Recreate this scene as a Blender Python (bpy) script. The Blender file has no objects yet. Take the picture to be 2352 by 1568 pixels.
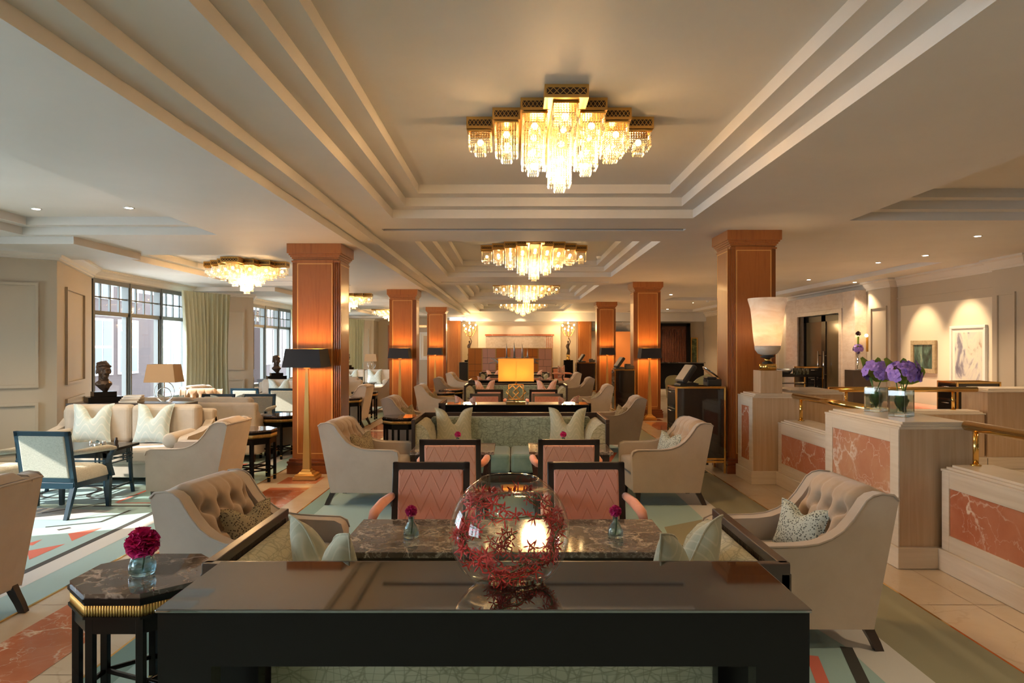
import bpy, bmesh, math, random
from mathutils import Vector, Matrix
from math import sin, cos, pi, sqrt, exp
R = random.Random(7)
SC = bpy.context.scene
COL = SC.collection
ORD = ['first','second','third','fourth','fifth','sixth','seventh','eighth','ninth','tenth','eleventh','twelfth']

# ---------------------------------------------------------------- mesh builder
class MB:
    def __init__(s):
        s.v=[]; s.f=[]; s.m=[]; s.s=[]; s.T=None
    def add(s, vs, fs, mi=0, sm=False):
        o=len(s.v)
        if s.T is not None: vs=[tuple(s.T@Vector(p)) for p in vs]
        s.v.extend(vs)
        for f in fs:
            s.f.append(tuple(i+o for i in f)); s.m.append(mi); s.s.append(sm)
        return s
    def box(s,x0,x1,y0,y1,z0,z1,mi=0):
        if x0>x1:x0,x1=x1,x0
        if y0>y1:y0,y1=y1,y0
        if z0>z1:z0,z1=z1,z0
        v=[(x0,y0,z0),(x1,y0,z0),(x1,y1,z0),(x0,y1,z0),(x0,y0,z1),(x1,y0,z1),(x1,y1,z1),(x0,y1,z1)]
        return s.add(v,[(0,3,2,1),(4,5,6,7),(0,1,5,4),(1,2,6,5),(2,3,7,6),(3,0,4,7)],mi)
    def bc(s,cx,cy,z0,sx,sy,h,mi=0):
        return s.box(cx-sx/2,cx+sx/2,cy-sy/2,cy+sy/2,z0,z0+h,mi)
    def frus(s,cx,cy,z0,a0,b0,z1,a1,b1,mi=0,dx=0,dy=0):
        v=[(cx-a0,cy-b0,z0),(cx+a0,cy-b0,z0),(cx+a0,cy+b0,z0),(cx-a0,cy+b0,z0)]
        v+=[(cx+dx-a1,cy+dy-b1,z1),(cx+dx+a1,cy+dy-b1,z1),(cx+dx+a1,cy+dy+b1,z1),(cx+dx-a1,cy+dy+b1,z1)]
        return s.add(v,[(0,3,2,1),(4,5,6,7),(0,1,5,4),(1,2,6,5),(2,3,7,6),(3,0,4,7)],mi)
    def prism(s,poly,a,b,axis='z',mi=0,sm=False):
        n=len(poly)
        def P(p,t):
            return (p[0],p[1],t) if axis=='z' else ((t,p[0],p[1]) if axis=='x' else (p[0],t,p[1]))
        v=[P(p,a) for p in poly]+[P(p,b) for p in poly]
        s.add(v,[tuple(range(n))[::-1],tuple(range(n,2*n))],mi)
        o=[(i,(i+1)%n,n+(i+1)%n,n+i) for i in range(n)]
        return s.add(v,o,mi,sm)
    def ngon(s,pts,mi=0): return s.add(pts,[tuple(range(len(pts)))],mi)
    def lathe(s,prof,n=24,cx=0,cy=0,mi=0,sm=True,ax=1,ay=1):
        v=[];f=[]
        for r,z in prof:
            for i in range(n):
                a=2*pi*i/n; v.append((cx+r*cos(a)*ax,cy+r*sin(a)*ay,z))
        for j in range(len(prof)-1):
            for i in range(n):
                f.append((j*n+i,j*n+(i+1)%n,(j+1)*n+(i+1)%n,(j+1)*n+i))
        if prof[0][0]>1e-6: f.append(tuple(range(n))[::-1])
        if prof[-1][0]>1e-6: f.append(tuple((len(prof)-1)*n+i for i in range(n)))
        return s.add(v,f,mi,sm)
    def tube(s,pts,r,n=8,mi=0,sm=True,cap=True,closed=False):
        pts=[Vector(p) for p in pts]; m=len(pts); v=[];f=[]
        rs=r if isinstance(r,(list,tuple)) else [r]*m
        up=None
        for i,p in enumerate(pts):
            if closed: t=pts[(i+1)%m]-pts[i-1]
            else: t=pts[min(i+1,m-1)]-pts[max(i-1,0)]
            t.normalize()
            if up is None:
                up=Vector((0,0,1)) if abs(t.z)<.9 else Vector((1,0,0))
            a=t.cross(up)
            if a.length<1e-5: a=t.cross(Vector((1,0,.3)))
            a.normalize(); b=a.cross(t); b.normalize(); up=b
            for k in range(n):
                q=2*pi*(k+.5)/n; w=p+a*(rs[i]*cos(q))+b*(rs[i]*sin(q)); v.append(tuple(w))
        for i in range(m if closed else m-1):
            for k in range(n):
                f.append((i*n+k,i*n+(k+1)%n,((i+1)%m)*n+(k+1)%n,((i+1)%m)*n+k))
        if cap and not closed: f+= [tuple(range(n))[::-1],tuple((m-1)*n+k for k in range(n))]
        return s.add(v,f,mi,sm)
    def grid(s,fn,nu,nv,mi=0,sm=True,flip=False):
        v=[fn(i/nu,j/nv) for j in range(nv+1) for i in range(nu+1)]
        f=[]
        for j in range(nv):
            for i in range(nu):
                q=(j*(nu+1)+i,j*(nu+1)+i+1,(j+1)*(nu+1)+i+1,(j+1)*(nu+1)+i)
                f.append(q[::-1] if flip else q)
        return s.add(v,f,mi,sm)
    def ball(s,c,r,nu=12,nv=8,mi=0,sm=True):
        if not isinstance(r,(tuple,list)): r=(r,r,r)
        v=[(c[0],c[1],c[2]-r[2])];f=[]
        for j in range(1,nv):
            t=-pi/2+pi*j/nv
            for i in range(nu):
                a=2*pi*i/nu; v.append((c[0]+r[0]*cos(t)*cos(a),c[1]+r[1]*cos(t)*sin(a),c[2]+r[2]*sin(t)))
        v.append((c[0],c[1],c[2]+r[2])); T=len(v)-1
        for i in range(nu):
            f.append((0,1+(i+1)%nu,1+i)); f.append((T,T-nu+i,T-nu+(i+1)%nu))
            for j in range(nv-2):
                a=1+j*nu; f.append((a+i,a+(i+1)%nu,a+nu+(i+1)%nu,a+nu+i))
        return s.add(v,f,mi,sm)
    def octa(s,c,r,h,mi=0):
        x,y,z=c
        return s.add([(x,y,z-h),(x+r,y,z),(x,y+r,z),(x-r,y,z),(x,y-r,z),(x,y,z+h)],
            [(0,2,1),(0,3,2),(0,4,3),(0,1,4),(5,1,2),(5,2,3),(5,3,4),(5,4,1)],mi)
    def build(s,name,mats,parent=None,loc=(0,0,0),rz=0,bevel=0,seg=2,sub=0,remesh=0,solid=0):
        me=bpy.data.meshes.new(name); me.from_pydata(s.v,[],s.f)
        if not isinstance(mats,(list,tuple)): mats=[mats]
        for m in mats: me.materials.append(m)
        me.polygons.foreach_set('material_index',s.m); me.polygons.foreach_set('use_smooth',s.s)
        me.update()
        o=bpy.data.objects.new(name,me); COL.objects.link(o)
        o.location=loc; o.rotation_euler=(0,0,rz)
        if parent is not None: o.parent=parent
        if solid:
            d=o.modifiers.new('t','SOLIDIFY'); d.thickness=solid; d.offset=0
        if remesh:
            d=o.modifiers.new('r','REMESH'); d.mode='VOXEL'; d.voxel_size=remesh; d.use_smooth_shade=True
            d=o.modifiers.new('s','SMOOTH'); d.iterations=4; d.factor=.5
        if bevel:
            d=o.modifiers.new('b','BEVEL'); d.width=bevel; d.segments=seg; d.limit_method='ANGLE'; d.angle_limit=.6
        if sub:
            d=o.modifiers.new('u','SUBSURF'); d.levels=sub; d.render_levels=sub
        return o

def tag(o,label,cat,group=None,kind=None):
    o['label']=label; o['category']=cat
    if group: o['group']=group
    if kind: o['kind']=kind
    return o
def root(name,label,cat,loc=(0,0,0),rz=0,group=None,kind=None):
    o=bpy.data.objects.new(name,None); COL.objects.link(o); o.empty_display_size=.1
    o.location=loc; o.rotation_euler=(0,0,rz); return tag(o,label,cat,group,kind)
def kids(o): return [c for c in bpy.data.objects if c.parent is o]
KC={}
def dup(src,loc,rz=0,label=None,group=None):
    def cp(o,par):
        c=o.copy(); COL.objects.link(c)
        if par is not None: c.parent=par
        if o.name not in KC: KC[o.name]=[k.name for k in kids(o)]
        for k in KC[o.name]: cp(bpy.data.objects[k],c)
        return c
    r=cp(src,None); r.location=loc; r.rotation_euler=(0,0,rz)
    if label: r['label']=label
    if group: r['group']=group
    return r
class Proto:
    """hands out the prototype first, copies after that"""
    def __init__(s,make): s.make=make; s.o=None
    def put(s,loc,rz,label,group=None):
        if s.o is None:
            s.o=s.make(); s.o.location=loc; s.o.rotation_euler=(0,0,rz); s.o['label']=label
            if group: s.o['group']=group
            return s.o
        return dup(s.o,loc,rz,label,group)

# ---------------------------------------------------------------- materials
def nodes(name):
    m=bpy.data.materials.new(name); m.use_nodes=True
    nt=m.node_tree; b=nt.nodes['Principled BSDF']; return m,nt,b
def lk(nt,a,b): nt.links.new(a,b)
def plain(name,c,rough=.5,metal=0,sheen=0,coat=0,ior=None,emit=0,ecol=None,trans=0,bump=0,bscale=200,spec=None):
    m,nt,b=nodes(name)
    b.inputs['Base Color'].default_value=(*c,1); b.inputs['Roughness'].default_value=rough; b.inputs['Metallic'].default_value=metal
    if sheen: b.inputs['Sheen Weight'].default_value=sheen; b.inputs['Sheen Roughness'].default_value=.4
    if coat: b.inputs['Coat Weight'].default_value=coat; b.inputs['Coat Roughness'].default_value=.05
    if ior: b.inputs['IOR'].default_value=ior
    if spec is not None: b.inputs['Specular IOR Level'].default_value=spec
    if trans: b.inputs['Transmission Weight'].default_value=trans
    if emit: b.inputs['Emission Color'].default_value=(*(ecol or c),1); b.inputs['Emission Strength'].default_value=emit
    if bump:
        n=nt.nodes.new('ShaderNodeTexNoise'); n.inputs['Scale'].default_value=bscale; n.inputs['Detail'].default_value=2
        t=nt.nodes.new('ShaderNodeTexCoord'); lk(nt,t.outputs['Object'],n.inputs['Vector'])
        u=nt.nodes.new('ShaderNodeBump'); u.inputs['Strength'].default_value=bump; u.inputs['Distance'].default_value=.004
        lk(nt,n.outputs['Fac'],u.inputs['Height']); lk(nt,u.outputs['Normal'],b.inputs['Normal'])
    return m
def ramp(nt,fac,stops,interp='LINEAR'):
    r=nt.nodes.new('ShaderNodeValToRGB'); r.color_ramp.interpolation=interp
    e=r.color_ramp.elements
    while len(e)<len(stops): e.new(.5)
    for x,(p,c) in zip(e,stops): x.position=p; x.color=(*c,1)
    lk(nt,fac,r.inputs['Fac']); return r.outputs['Color']
def coord(nt,scale=(1,1,1),rot=(0,0,0),kind='Object'):
    t=nt.nodes.new('ShaderNodeTexCoord'); mp=nt.nodes.new('ShaderNodeMapping')
    mp.inputs['Scale'].default_value=scale; mp.inputs['Rotation'].default_value=rot
    lk(nt,t.outputs[kind],mp.inputs['Vector']); return mp.outputs['Vector']
def noise(nt,vec,scale,detail=4,rough=.55,dist=0):
    n=nt.nodes.new('ShaderNodeTexNoise'); n.inputs['Scale'].default_value=scale; n.inputs['Detail'].default_value=detail
    n.inputs['Roughness'].default_value=rough; n.inputs['Distortion'].default_value=dist
    lk(nt,vec,n.inputs['Vector']); return n
def mathn(nt,op,a,b=None,c=None):
    n=nt.nodes.new('ShaderNodeMath'); n.operation=op
    for i,x in enumerate((a,b,c)):
        if x is None: continue
        if isinstance(x,(int,float)): n.inputs[i].default_value=x
        else: lk(nt,x,n.inputs[i])
    return n.outputs[0]
def mixc(nt,fac,a,b,blend='MIX'):
    n=nt.nodes.new('ShaderNodeMix'); n.data_type='RGBA'; n.blend_type=blend
    for sock,x in ((n.inputs[0],fac),(n.inputs[6],a),(n.inputs[7],b)):
        if isinstance(x,(int,float)): sock.default_value=x
        elif isinstance(x,tuple): sock.default_value=(*x,1)
        else: lk(nt,x,sock)
    return n.outputs[2]
def bumpn(nt,b,h,strength=.3,dist=.01):
    u=nt.nodes.new('ShaderNodeBump'); u.inputs['Strength'].default_value=strength; u.inputs['Distance'].default_value=dist
    lk(nt,h,u.inputs['Height']); lk(nt,u.outputs['Normal'],b.inputs['Normal'])
def streaky(name,c1,c2,scale=(1,1,1),ns=6,rough=.4,coat=0,bump=0,c3=None,sheen=0,detail=5):
    m,nt,b=nodes(name); n=noise(nt,coord(nt,scale),ns,detail,.6,.3)
    st=[(.3,c1),(.7,c2)] if c3 is None else [(.25,c1),(.5,c2),(.75,c3)]
    lk(nt,ramp(nt,n.outputs['Fac'],st),b.inputs['Base Color']); b.inputs['Roughness'].default_value=rough
    if coat: b.inputs['Coat Weight'].default_value=coat; b.inputs['Coat Roughness'].default_value=.08
    if sheen: b.inputs['Sheen Weight'].default_value=sheen
    if bump: bumpn(nt,b,n.outputs['Fac'],bump)
    return m
def veined(name,c1,c2,vein,scale=2,width=.03,dist=.5,rough=.15,ns=3,ior=1.5,cloud=None):
    m,nt,b=nodes(name); v=coord(nt)
    n=noise(nt,v,ns,5,.6); d=nt.nodes.new('ShaderNodeVectorMath'); d.operation='MULTIPLY_ADD'
    lk(nt,n.outputs['Color'],d.inputs[0]); d.inputs[1].default_value=(dist,)*3; lk(nt,v,d.inputs[2])
    base=ramp(nt,n.outputs['Fac'],[(.35,c1),(.65,c2)])
    out=base
    for k,(sc,w) in enumerate(((scale,width),(scale*2.7,width*.8))):
        vo=nt.nodes.new('ShaderNodeTexVoronoi'); vo.feature='DISTANCE_TO_EDGE'; vo.inputs['Scale'].default_value=sc
        lk(nt,d.outputs[0],vo.inputs['Vector'])
        n2=noise(nt,v,ns*1.7+k,3)
        e=mathn(nt,'MULTIPLY',mathn(nt,'SUBTRACT',1,mathn(nt,'SMOOTH_MIN',1,mathn(nt,'DIVIDE',vo.outputs['Distance'],w),.1)),
                mathn(nt,'MULTIPLY',mathn(nt,'MAXIMUM',mathn(nt,'SUBTRACT',n2.outputs['Fac'],.36),0),3.4 if k==0 else 2.2))
        e.node.use_clamp=True
        out=mixc(nt,e,out,vein)
    if cloud:
        n3=noise(nt,v,ns*.6,6,.65,1.2); out=mixc(nt,ramp(nt,n3.outputs['Fac'],[(.52,(0,0,0)),(.62,(1,1,1))]),out,cloud)
    lk(nt,out,b.inputs['Base Color']); b.inputs['Roughness'].default_value=rough; b.inputs['IOR'].default_value=ior
    return m
def weave(name,c1,c2,scale=160,rough=.9):
    m,nt,b=nodes(name); v=coord(nt)
    n1=noise(nt,coord(nt,(1,1,14)),scale*.35,2); n2=noise(nt,coord(nt,(14,14,1)),scale*.35,2)
    f=mathn(nt,'ADD',mathn(nt,'MULTIPLY',n1.outputs['Fac'],.5),mathn(nt,'MULTIPLY',n2.outputs['Fac'],.5))
    lk(nt,ramp(nt,f,[(.4,c1),(.6,c2)]),b.inputs['Base Color']); b.inputs['Roughness'].default_value=rough
    bumpn(nt,b,f,.4,.004); return m
def crackle(name,c1,c2,line,sheen=.3):
    m,nt,b=nodes(name); n=noise(nt,coord(nt),3,3)
    out=ramp(nt,n.outputs['Fac'],[(.35,c1),(.65,c2)])
    for i,(sc,ro) in enumerate((((8,8,26),(.5,.3,.9)),((24,24,8),(.2,.7,-.5)),((9,9,27),(-.7,.2,.3)))):
        vo=nt.nodes.new('ShaderNodeTexVoronoi'); vo.feature='DISTANCE_TO_EDGE'; vo.inputs['Scale'].default_value=1
        lk(nt,coord(nt,sc,ro),vo.inputs['Vector'])
        e=ramp(nt,vo.outputs['Distance'],[(.0,(1,1,1)),(.05,(0,0,0))]); out=mixc(nt,mathn(nt,'MULTIPLY',e,.8),out,line)
    lk(nt,out,b.inputs['Base Color']); b.inputs['Roughness'].default_value=.8; b.inputs['Sheen Weight'].default_value=sheen
    return m
def zigzag(name,c1,c2,fx=9,fz=11,amp=.09,axis='Z',sharp=True,rough=.75,width=.12,bump=.5,sheen=.5):
    m,nt,b=nodes(name); s=nt.nodes.new('ShaderNodeSeparateXYZ'); v=coord(nt); 
    nz=noise(nt,v,3,2); lk(nt,v,s.inputs[0])
    x=s.outputs['X']; z=s.outputs[axis]
    if sharp: w=mathn(nt,'PINGPONG',mathn(nt,'MULTIPLY',x,fx),.5)
    else: w=mathn(nt,'MULTIPLY',mathn(nt,'SINE',mathn(nt,'MULTIPLY',x,fx*2*pi)),.25)
    t=mathn(nt,'ADD',mathn(nt,'ADD',z,mathn(nt,'MULTIPLY',w,amp*2)),mathn(nt,'MULTIPLY',nz.outputs['Fac'],.03))
    p=mathn(nt,'PINGPONG',mathn(nt,'MULTIPLY',t,fz),.5)
    f=ramp(nt,p,[(0,(1,1,1)),(width,(0,0,0))])
    g=noise(nt,coord(nt,(6,6,1)),14,4)
    base=mixc(nt,mathn(nt,'MULTIPLY',g.outputs['Fac'],.5),c1,c2)
    lk(nt,mixc(nt,mathn(nt,'MULTIPLY',f,.8),base,c2),b.inputs['Base Color']); b.inputs['Roughness'].default_value=rough
    b.inputs['Sheen Weight'].default_value=sheen
    bumpn(nt,b,f,bump,.006); return m
def spots(name,c1,c2,scale=38):
    m,nt,b=nodes(name); vo=nt.nodes.new('ShaderNodeTexVoronoi'); vo.inputs['Scale'].default_value=scale
    lk(nt,coord(nt),vo.inputs['Vector'])
    lk(nt,ramp(nt,vo.outputs['Distance'],[(.3,c2),(.42,c1)]),b.inputs['Base Color']); b.inputs['Roughness'].default_value=.8; return m
def glass(name,c=(1,1,1),rough=0,ior=1.45):
    m=bpy.data.materials.new(name); m.use_nodes=True; nt=m.node_tree; nt.nodes.clear()
    o=nt.nodes.new('ShaderNodeOutputMaterial'); g=nt.nodes.new('ShaderNodeBsdfGlass'); g.inputs['Color'].default_value=(*c,1)
    g.inputs['Roughness'].default_value=rough; g.inputs['IOR'].default_value=ior
    lk(nt,g.outputs[0],o.inputs[0]); return m
def pane(name,c=(1,1,1)):
    m=bpy.data.materials.new(name); m.use_nodes=True; nt=m.node_tree; nt.nodes.clear()
    o=nt.nodes.new('ShaderNodeOutputMaterial'); t=nt.nodes.new('ShaderNodeBsdfTransparent'); t.inputs[0].default_value=(*c,1)
    g=nt.nodes.new('ShaderNodeBsdfGlossy'); g.inputs['Roughness'].default_value=.02
    x=nt.nodes.new('ShaderNodeMixShader'); x.inputs[0].default_value=.06
    lk(nt,t.outputs[0],x.inputs[1]); lk(nt,g.outputs[0],x.inputs[2]); lk(nt,x.outputs[0],o.inputs[0]); return m
def shade(name,c,emit,trans=.6):
    """lit lamp shade: translucent cloth with its own soft glow"""
    m=bpy.data.materials.new(name); m.use_nodes=True; nt=m.node_tree; nt.nodes.clear()
    o=nt.nodes.new('ShaderNodeOutputMaterial'); d=nt.nodes.new('ShaderNodeBsdfDiffuse'); t=nt.nodes.new('ShaderNodeBsdfTranslucent')
    d.inputs[0].default_value=(*c,1); t.inputs[0].default_value=(*c,1)
    x=nt.nodes.new('ShaderNodeMixShader'); x.inputs[0].default_value=trans; lk(nt,d.outputs[0],x.inputs[1]); lk(nt,t.outputs[0],x.inputs[2])
    out=x.outputs[0]
    if emit:
        e=nt.nodes.new('ShaderNodeEmission'); e.inputs[0].default_value=(*c,1); e.inputs[1].default_value=emit
        a=nt.nodes.new('ShaderNodeAddShader'); lk(nt,out,a.inputs[0]); lk(nt,e.outputs[0],a.inputs[1]); out=a.outputs[0]
    lk(nt,out,o.inputs[0]); return m
def glow(name,c,s):
    m=bpy.data.materials.new(name); m.use_nodes=True; nt=m.node_tree; nt.nodes.clear()
    o=nt.nodes.new('ShaderNodeOutputMaterial'); e=nt.nodes.new('ShaderNodeEmission'); e.inputs[0].default_value=(*c,1); e.inputs[1].default_value=s
    lk(nt,e.outputs[0],o.inputs[0]); return m
def crystal(name):
    m=bpy.data.materials.new(name); m.use_nodes=True; nt=m.node_tree; nt.nodes.clear()
    o=nt.nodes.new('ShaderNodeOutputMaterial')
    t=nt.nodes.new('ShaderNodeBsdfTransparent'); t.inputs[0].default_value=(1,.94,.82,1)
    tl=nt.nodes.new('ShaderNodeBsdfTranslucent'); tl.inputs[0].default_value=(1,.9,.72,1)
    g=nt.nodes.new('ShaderNodeBsdfGlossy'); g.inputs['Roughness'].default_value=.08
    x=nt.nodes.new('ShaderNodeMixShader'); x.inputs[0].default_value=.36; lk(nt,t.outputs[0],x.inputs[1]); lk(nt,tl.outputs[0],x.inputs[2])
    y=nt.nodes.new('ShaderNodeMixShader'); y.inputs[0].default_value=.35; lk(nt,x.outputs[0],y.inputs[1]); lk(nt,g.outputs[0],y.inputs[2])
    lk(nt,y.outputs[0],o.inputs[0]); return m

M={}
M['ceil']=streaky('ceiling_paint',(.64,.625,.60),(.70,.685,.665),(1,1,1),.8,.6)
M['wall']=plain('greige_wall_paint',(.50,.43,.33),.55)
M['cream']=plain('cream_wall_cloth',(.74,.66,.53),.8,bump=.15,bscale=300)
M['crown']=plain('pale_cornice_paint',(.66,.62,.55),.5)
M['mahog']=streaky('mahogany_veneer',(.25,.075,.018),(.36,.125,.032),(7,7,.5),4,.28,coat=.35,c3=(.30,.095,.022))
M['mahogd']=streaky('dark_mahogany',(.16,.04,.012),(.24,.065,.02),(1,1,6),4,.3,coat=.3)
M['inlay']=plain('light_wood_inlay',(.72,.42,.14),.4)
M['black']=plain('black_lacquer',(.006,.0055,.0055),.2,ior=1.4,spec=.25)
M['lacq']=plain('polished_black_lacquer',(.012,.010,.009),.035,ior=2.9)
M['frame']=plain('dark_wood_frame',(.035,.02,.015),.28,ior=1.6)
M['blue']=plain('blue_black_frame',(.008,.035,.06),.3)  # black frame with its blue reflection mixed into the base colour
M['gloss']=plain('glossy_black_panel',(.012,.011,.011),.04,ior=1.75)
M['brass']=plain('polished_brass',(.83,.52,.16),.12,1)
M['gold']=plain('satin_gold',(.72,.42,.12),.38,.75)
M['goldleaf']=plain('gold_leaf',(.70,.46,.16),.42,.8)
M['chrome']=plain('chrome',(.8,.8,.8),.1,1)
M['pewter']=plain('dull_silver',(.35,.36,.38),.35,1)
M['velvet']=streaky('taupe_velvet',(.45,.37,.295),(.52,.435,.35),(1,1,1),5,.75,sheen=.5)
M['velvet_in']=streaky('taupe_velvet_tufting',(.43,.30,.19),(.52,.38,.26),(1,1,1),5,.7,sheen=.5)
M['linen']=streaky('beige_linen',(.50,.44,.36),(.57,.505,.42),(1,1,1),8,.85,sheen=.3)
M['coral']=zigzag('coral_zigzag_velvet',(.97,.48,.33),(.90,.35,.21),8,9,.13)
M['coralarm']=streaky('coral_velvet',(.80,.28,.16),(.88,.37,.23),(1,1,1),12,.7,sheen=.5)
M['woven']=weave('grey_beige_weave',(.36,.36,.30),(.62,.60,.52))
M['crack']=crackle('sage_crackle_fabric',(.30,.36,.28),(.36,.42,.33),(.13,.16,.12))
M['crackp']=crackle('olive_crackle_fabric',(.47,.44,.28),(.53,.49,.33),(.27,.25,.15))
M['teal']=streaky('teal_velvet',(.16,.30,.29),(.24,.40,.38),(1,1,1),9,.5,sheen=.8)
M['sagepil']=zigzag('sage_wave_cushion_cloth',(.40,.40,.28),(.58,.54,.40),7,16,.10,sharp=False,width=.16,bump=.1,sheen=.4)
M['aquapil']=zigzag('aqua_wave_cushion_cloth',(.50,.64,.64),(.76,.80,.78),6,11,.10,sharp=False,width=.16,bump=.1,sheen=.3)
M['corpil']=zigzag('coral_swirl_cushion_cloth',(.70,.25,.17),(.82,.68,.60),4,9,.3,sharp=False,width=.42,bump=.05,sheen=.3)
M['leop']=spots('leopard_spot_cloth',(.40,.33,.20),(.08,.06,.04),85)
M['leoph']=spots('aqua_leopard_cloth',(.58,.62,.54),(.10,.11,.09),85)
M['mosaic']=veined('dark_brown_marble',(.05,.035,.03),(.09,.065,.055),(.45,.36,.32),3,.05,.5,.06,ns=4,ior=1.7)
M['gmarb']=veined('grey_brown_marble',(.10,.075,.06),(.17,.13,.11),(.62,.55,.47),5,.09,.55,.07,ns=5,ior=1.7)
M['rosso']=veined('red_veined_marble',(.48,.15,.075),(.58,.23,.13),(.85,.74,.62),1.7,.022,.55,.1,ns=2.2)
M['rossop']=veined('pale_red_marble',(.52,.22,.13),(.62,.34,.20),(.88,.80,.70),2.1,.035,.6,.1,ns=2)
M['trav']=streaky('travertine',(.52,.36,.22),(.64,.47,.31),(14,14,.6),2,.25)  # same stone, shade of the front faces put into the colour
M['travh']=streaky('pale_travertine',(.66,.56,.44),(.76,.67,.55),(.6,.6,14),2,.25)  # same stone, window light on the left faces put into the colour
M['cmarb']=veined('cream_marble_floor',(.60,.49,.36),(.68,.58,.45),(.52,.40,.28),.9,.01,.5,.16,ns=1.2)
M['pmarb']=streaky('pinkish_veined_marble',(.58,.46,.37),(.70,.60,.52),(3,1,3),4,.2,coat=.3)
M['carpet']=plain('aqua_carpet',(.33,.50,.50),.95,bump=.4,bscale=400,sheen=.2)
M['carpetg']=plain('olive_carpet_border',(.30,.29,.20),.95,bump=.4,bscale=400)
M['cpale']=plain('pale_carpet_stripe',(.60,.60,.58),.95)
M['cdark']=plain('charcoal_carpet_line',(.05,.05,.045),.95)
M['cred']=plain('coral_carpet_inlay',(.62,.16,.11),.95)
M['cgreen']=plain('deep_teal_carpet_inlay',(.20,.33,.32),.95)
M['curt']=streaky('sage_silk_curtain',(.46,.50,.38),(.54,.58,.46),(1,1,.2),6,.55,sheen=.4)
M['wframe']=plain('dark_bronze_window_frame',(.10,.11,.105),.35)
M['shadeb']=plain('black_shade_card',(.018,.018,.024),.7)
M['shadet']=shade('tan_lamp_shade',(.62,.44,.27),0,.3)
M['amber']=shade('amber_lit_shade',(.90,.40,.07),.16,.5)
M['alab']=shade('alabaster',(.86,.70,.54),.12,.5)
M['bulb']=glow('warm_bulb',(1,.66,.28),16)
M['bulbs']=glow('warm_flame_bulb',(1,.66,.30),40)
M['spot']=glow('downlight_lens',(1,.88,.66),25)
M['crys']=crystal('crystal_beads')
M['glass']=glass('clear_glass')
M['aquag']=glass('aqua_tinted_glass',(.72,.90,.93))
def thin(name,c,fres=1.33,mixg=0.0,gi=1.33):
    '''clear vessel: mostly lets light straight through, mirrors at glancing angles, part of it bends what lies behind'''
    m=bpy.data.materials.new(name); m.use_nodes=True; nt=m.node_tree; nt.nodes.clear()
    o=nt.nodes.new('ShaderNodeOutputMaterial'); t=nt.nodes.new('ShaderNodeBsdfTransparent'); t.inputs[0].default_value=(*c,1)
    g=nt.nodes.new('ShaderNodeBsdfGlossy'); g.inputs['Roughness'].default_value=.01; f=nt.nodes.new('ShaderNodeFresnel'); f.inputs[0].default_value=fres
    a=t.outputs[0]
    if mixg:
        gl=nt.nodes.new('ShaderNodeBsdfGlass'); gl.inputs['IOR'].default_value=gi; gl.inputs['Color'].default_value=(*c,1)
        x=nt.nodes.new('ShaderNodeMixShader'); x.inputs[0].default_value=mixg; lk(nt,a,x.inputs[1]); lk(nt,gl.outputs[0],x.inputs[2]); a=x.outputs[0]
    ge=nt.nodes.new('ShaderNodeNewGeometry'); y=nt.nodes.new('ShaderNodeMixShader'); lk(nt,mathn(nt,'MULTIPLY',f.outputs[0],mathn(nt,'SUBTRACT',1,ge.outputs['Backfacing'])),y.inputs[0]); lk(nt,a,y.inputs[1]); lk(nt,g.outputs[0],y.inputs[2]); lk(nt,y.outputs[0],o.inputs[0]); return m
M['water']=thin('water',(.985,.995,.99),1.12,.05)
M['bowlg']=thin('bowl_glass',(.99,1,1),1.5)
M['aquag']=thin('aqua_tinted_glass',(.78,.91,.94),1.6,.5)
M['glass']=thin('clear_glass',(.93,.98,.97),1.5,.75,1.4)
M['pane']=pane('window_pane')
M['bronze']=plain('bronze_patina',(.11,.075,.055),.45,.6,bump=.5,bscale=60)
M['white']=plain('white_paint',(.8,.8,.78),.6)
M['paper']=plain('paper',(.82,.78,.70),.7)
M['peony']=streaky('magenta_petals',(.55,.008,.15),(.80,.03,.26),(1,1,1),40,.6)
M['stem']=plain('green_stem',(.12,.22,.05),.5)
M['stemd']=plain('dark_orchid_stem',(.14,.12,.03),.5)
M['orred']=streaky('red_orchid_petals',(.50,.008,.006),(.66,.025,.018),(1,1,1),40,.45)
M['orpur']=streaky('violet_orchid_petals',(.30,.17,.70),(.50,.32,.90),(1,1,1),30,.5)
M['leaf']=streaky('broad_green_leaf',(.18,.34,.03),(.38,.54,.07),(1,1,1),10,.4)
M['plastic']=plain('black_plastic',(.02,.02,.02),.4)
M['screen']=plain('till_screen',(.55,.42,.28),.12)
M['brick']=plain('outside_brown_brick',(.055,.035,.03),.9)
M['stucco']=plain('outside_white_stucco',(.15,.15,.145),.9)
M['oglass']=plain('outside_dark_window',(.012,.015,.018),.3)
M['slat']=streaky('dark_red_slats',(.10,.03,.015),(.18,.06,.03),(1,1,5),5,.35)
M['orange']=plain('orange_leather_panel',(.62,.22,.06),.45)
M['pinkp']=plain('dusty_pink_leather',(.66,.33,.25),.4)
M['rustp']=plain('rust_leather',(.60,.19,.035),.35)
M['mirror']=plain('antique_mirror',(.75,.72,.66),.04,1)
def lamp(name,loc,power,color=(1,.75,.45),size=.05,parent=None,kind='POINT',spot=None,rot=None):
    d=bpy.data.lights.new(name,kind); d.energy=power; d.color=color
    if kind in('POINT','SPOT'): d.shadow_soft_size=size
    if kind=='SPOT': d.spot_size=spot or 1.2; d.spot_blend=.6
    o=bpy.data.objects.new(name,d); COL.objects.link(o); o.location=loc
    if rot: o.rotation_euler=rot
    if parent is not None: o.parent=parent
    return o
BAYP=6.75
def bay(k):
    y=BAYP*k
    return (-6.85,8.2+y),(-5.85,8.93+y),(-6.75,11.15+y),(-6.85,11.3+y),(-6.85,14.6+y)
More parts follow.
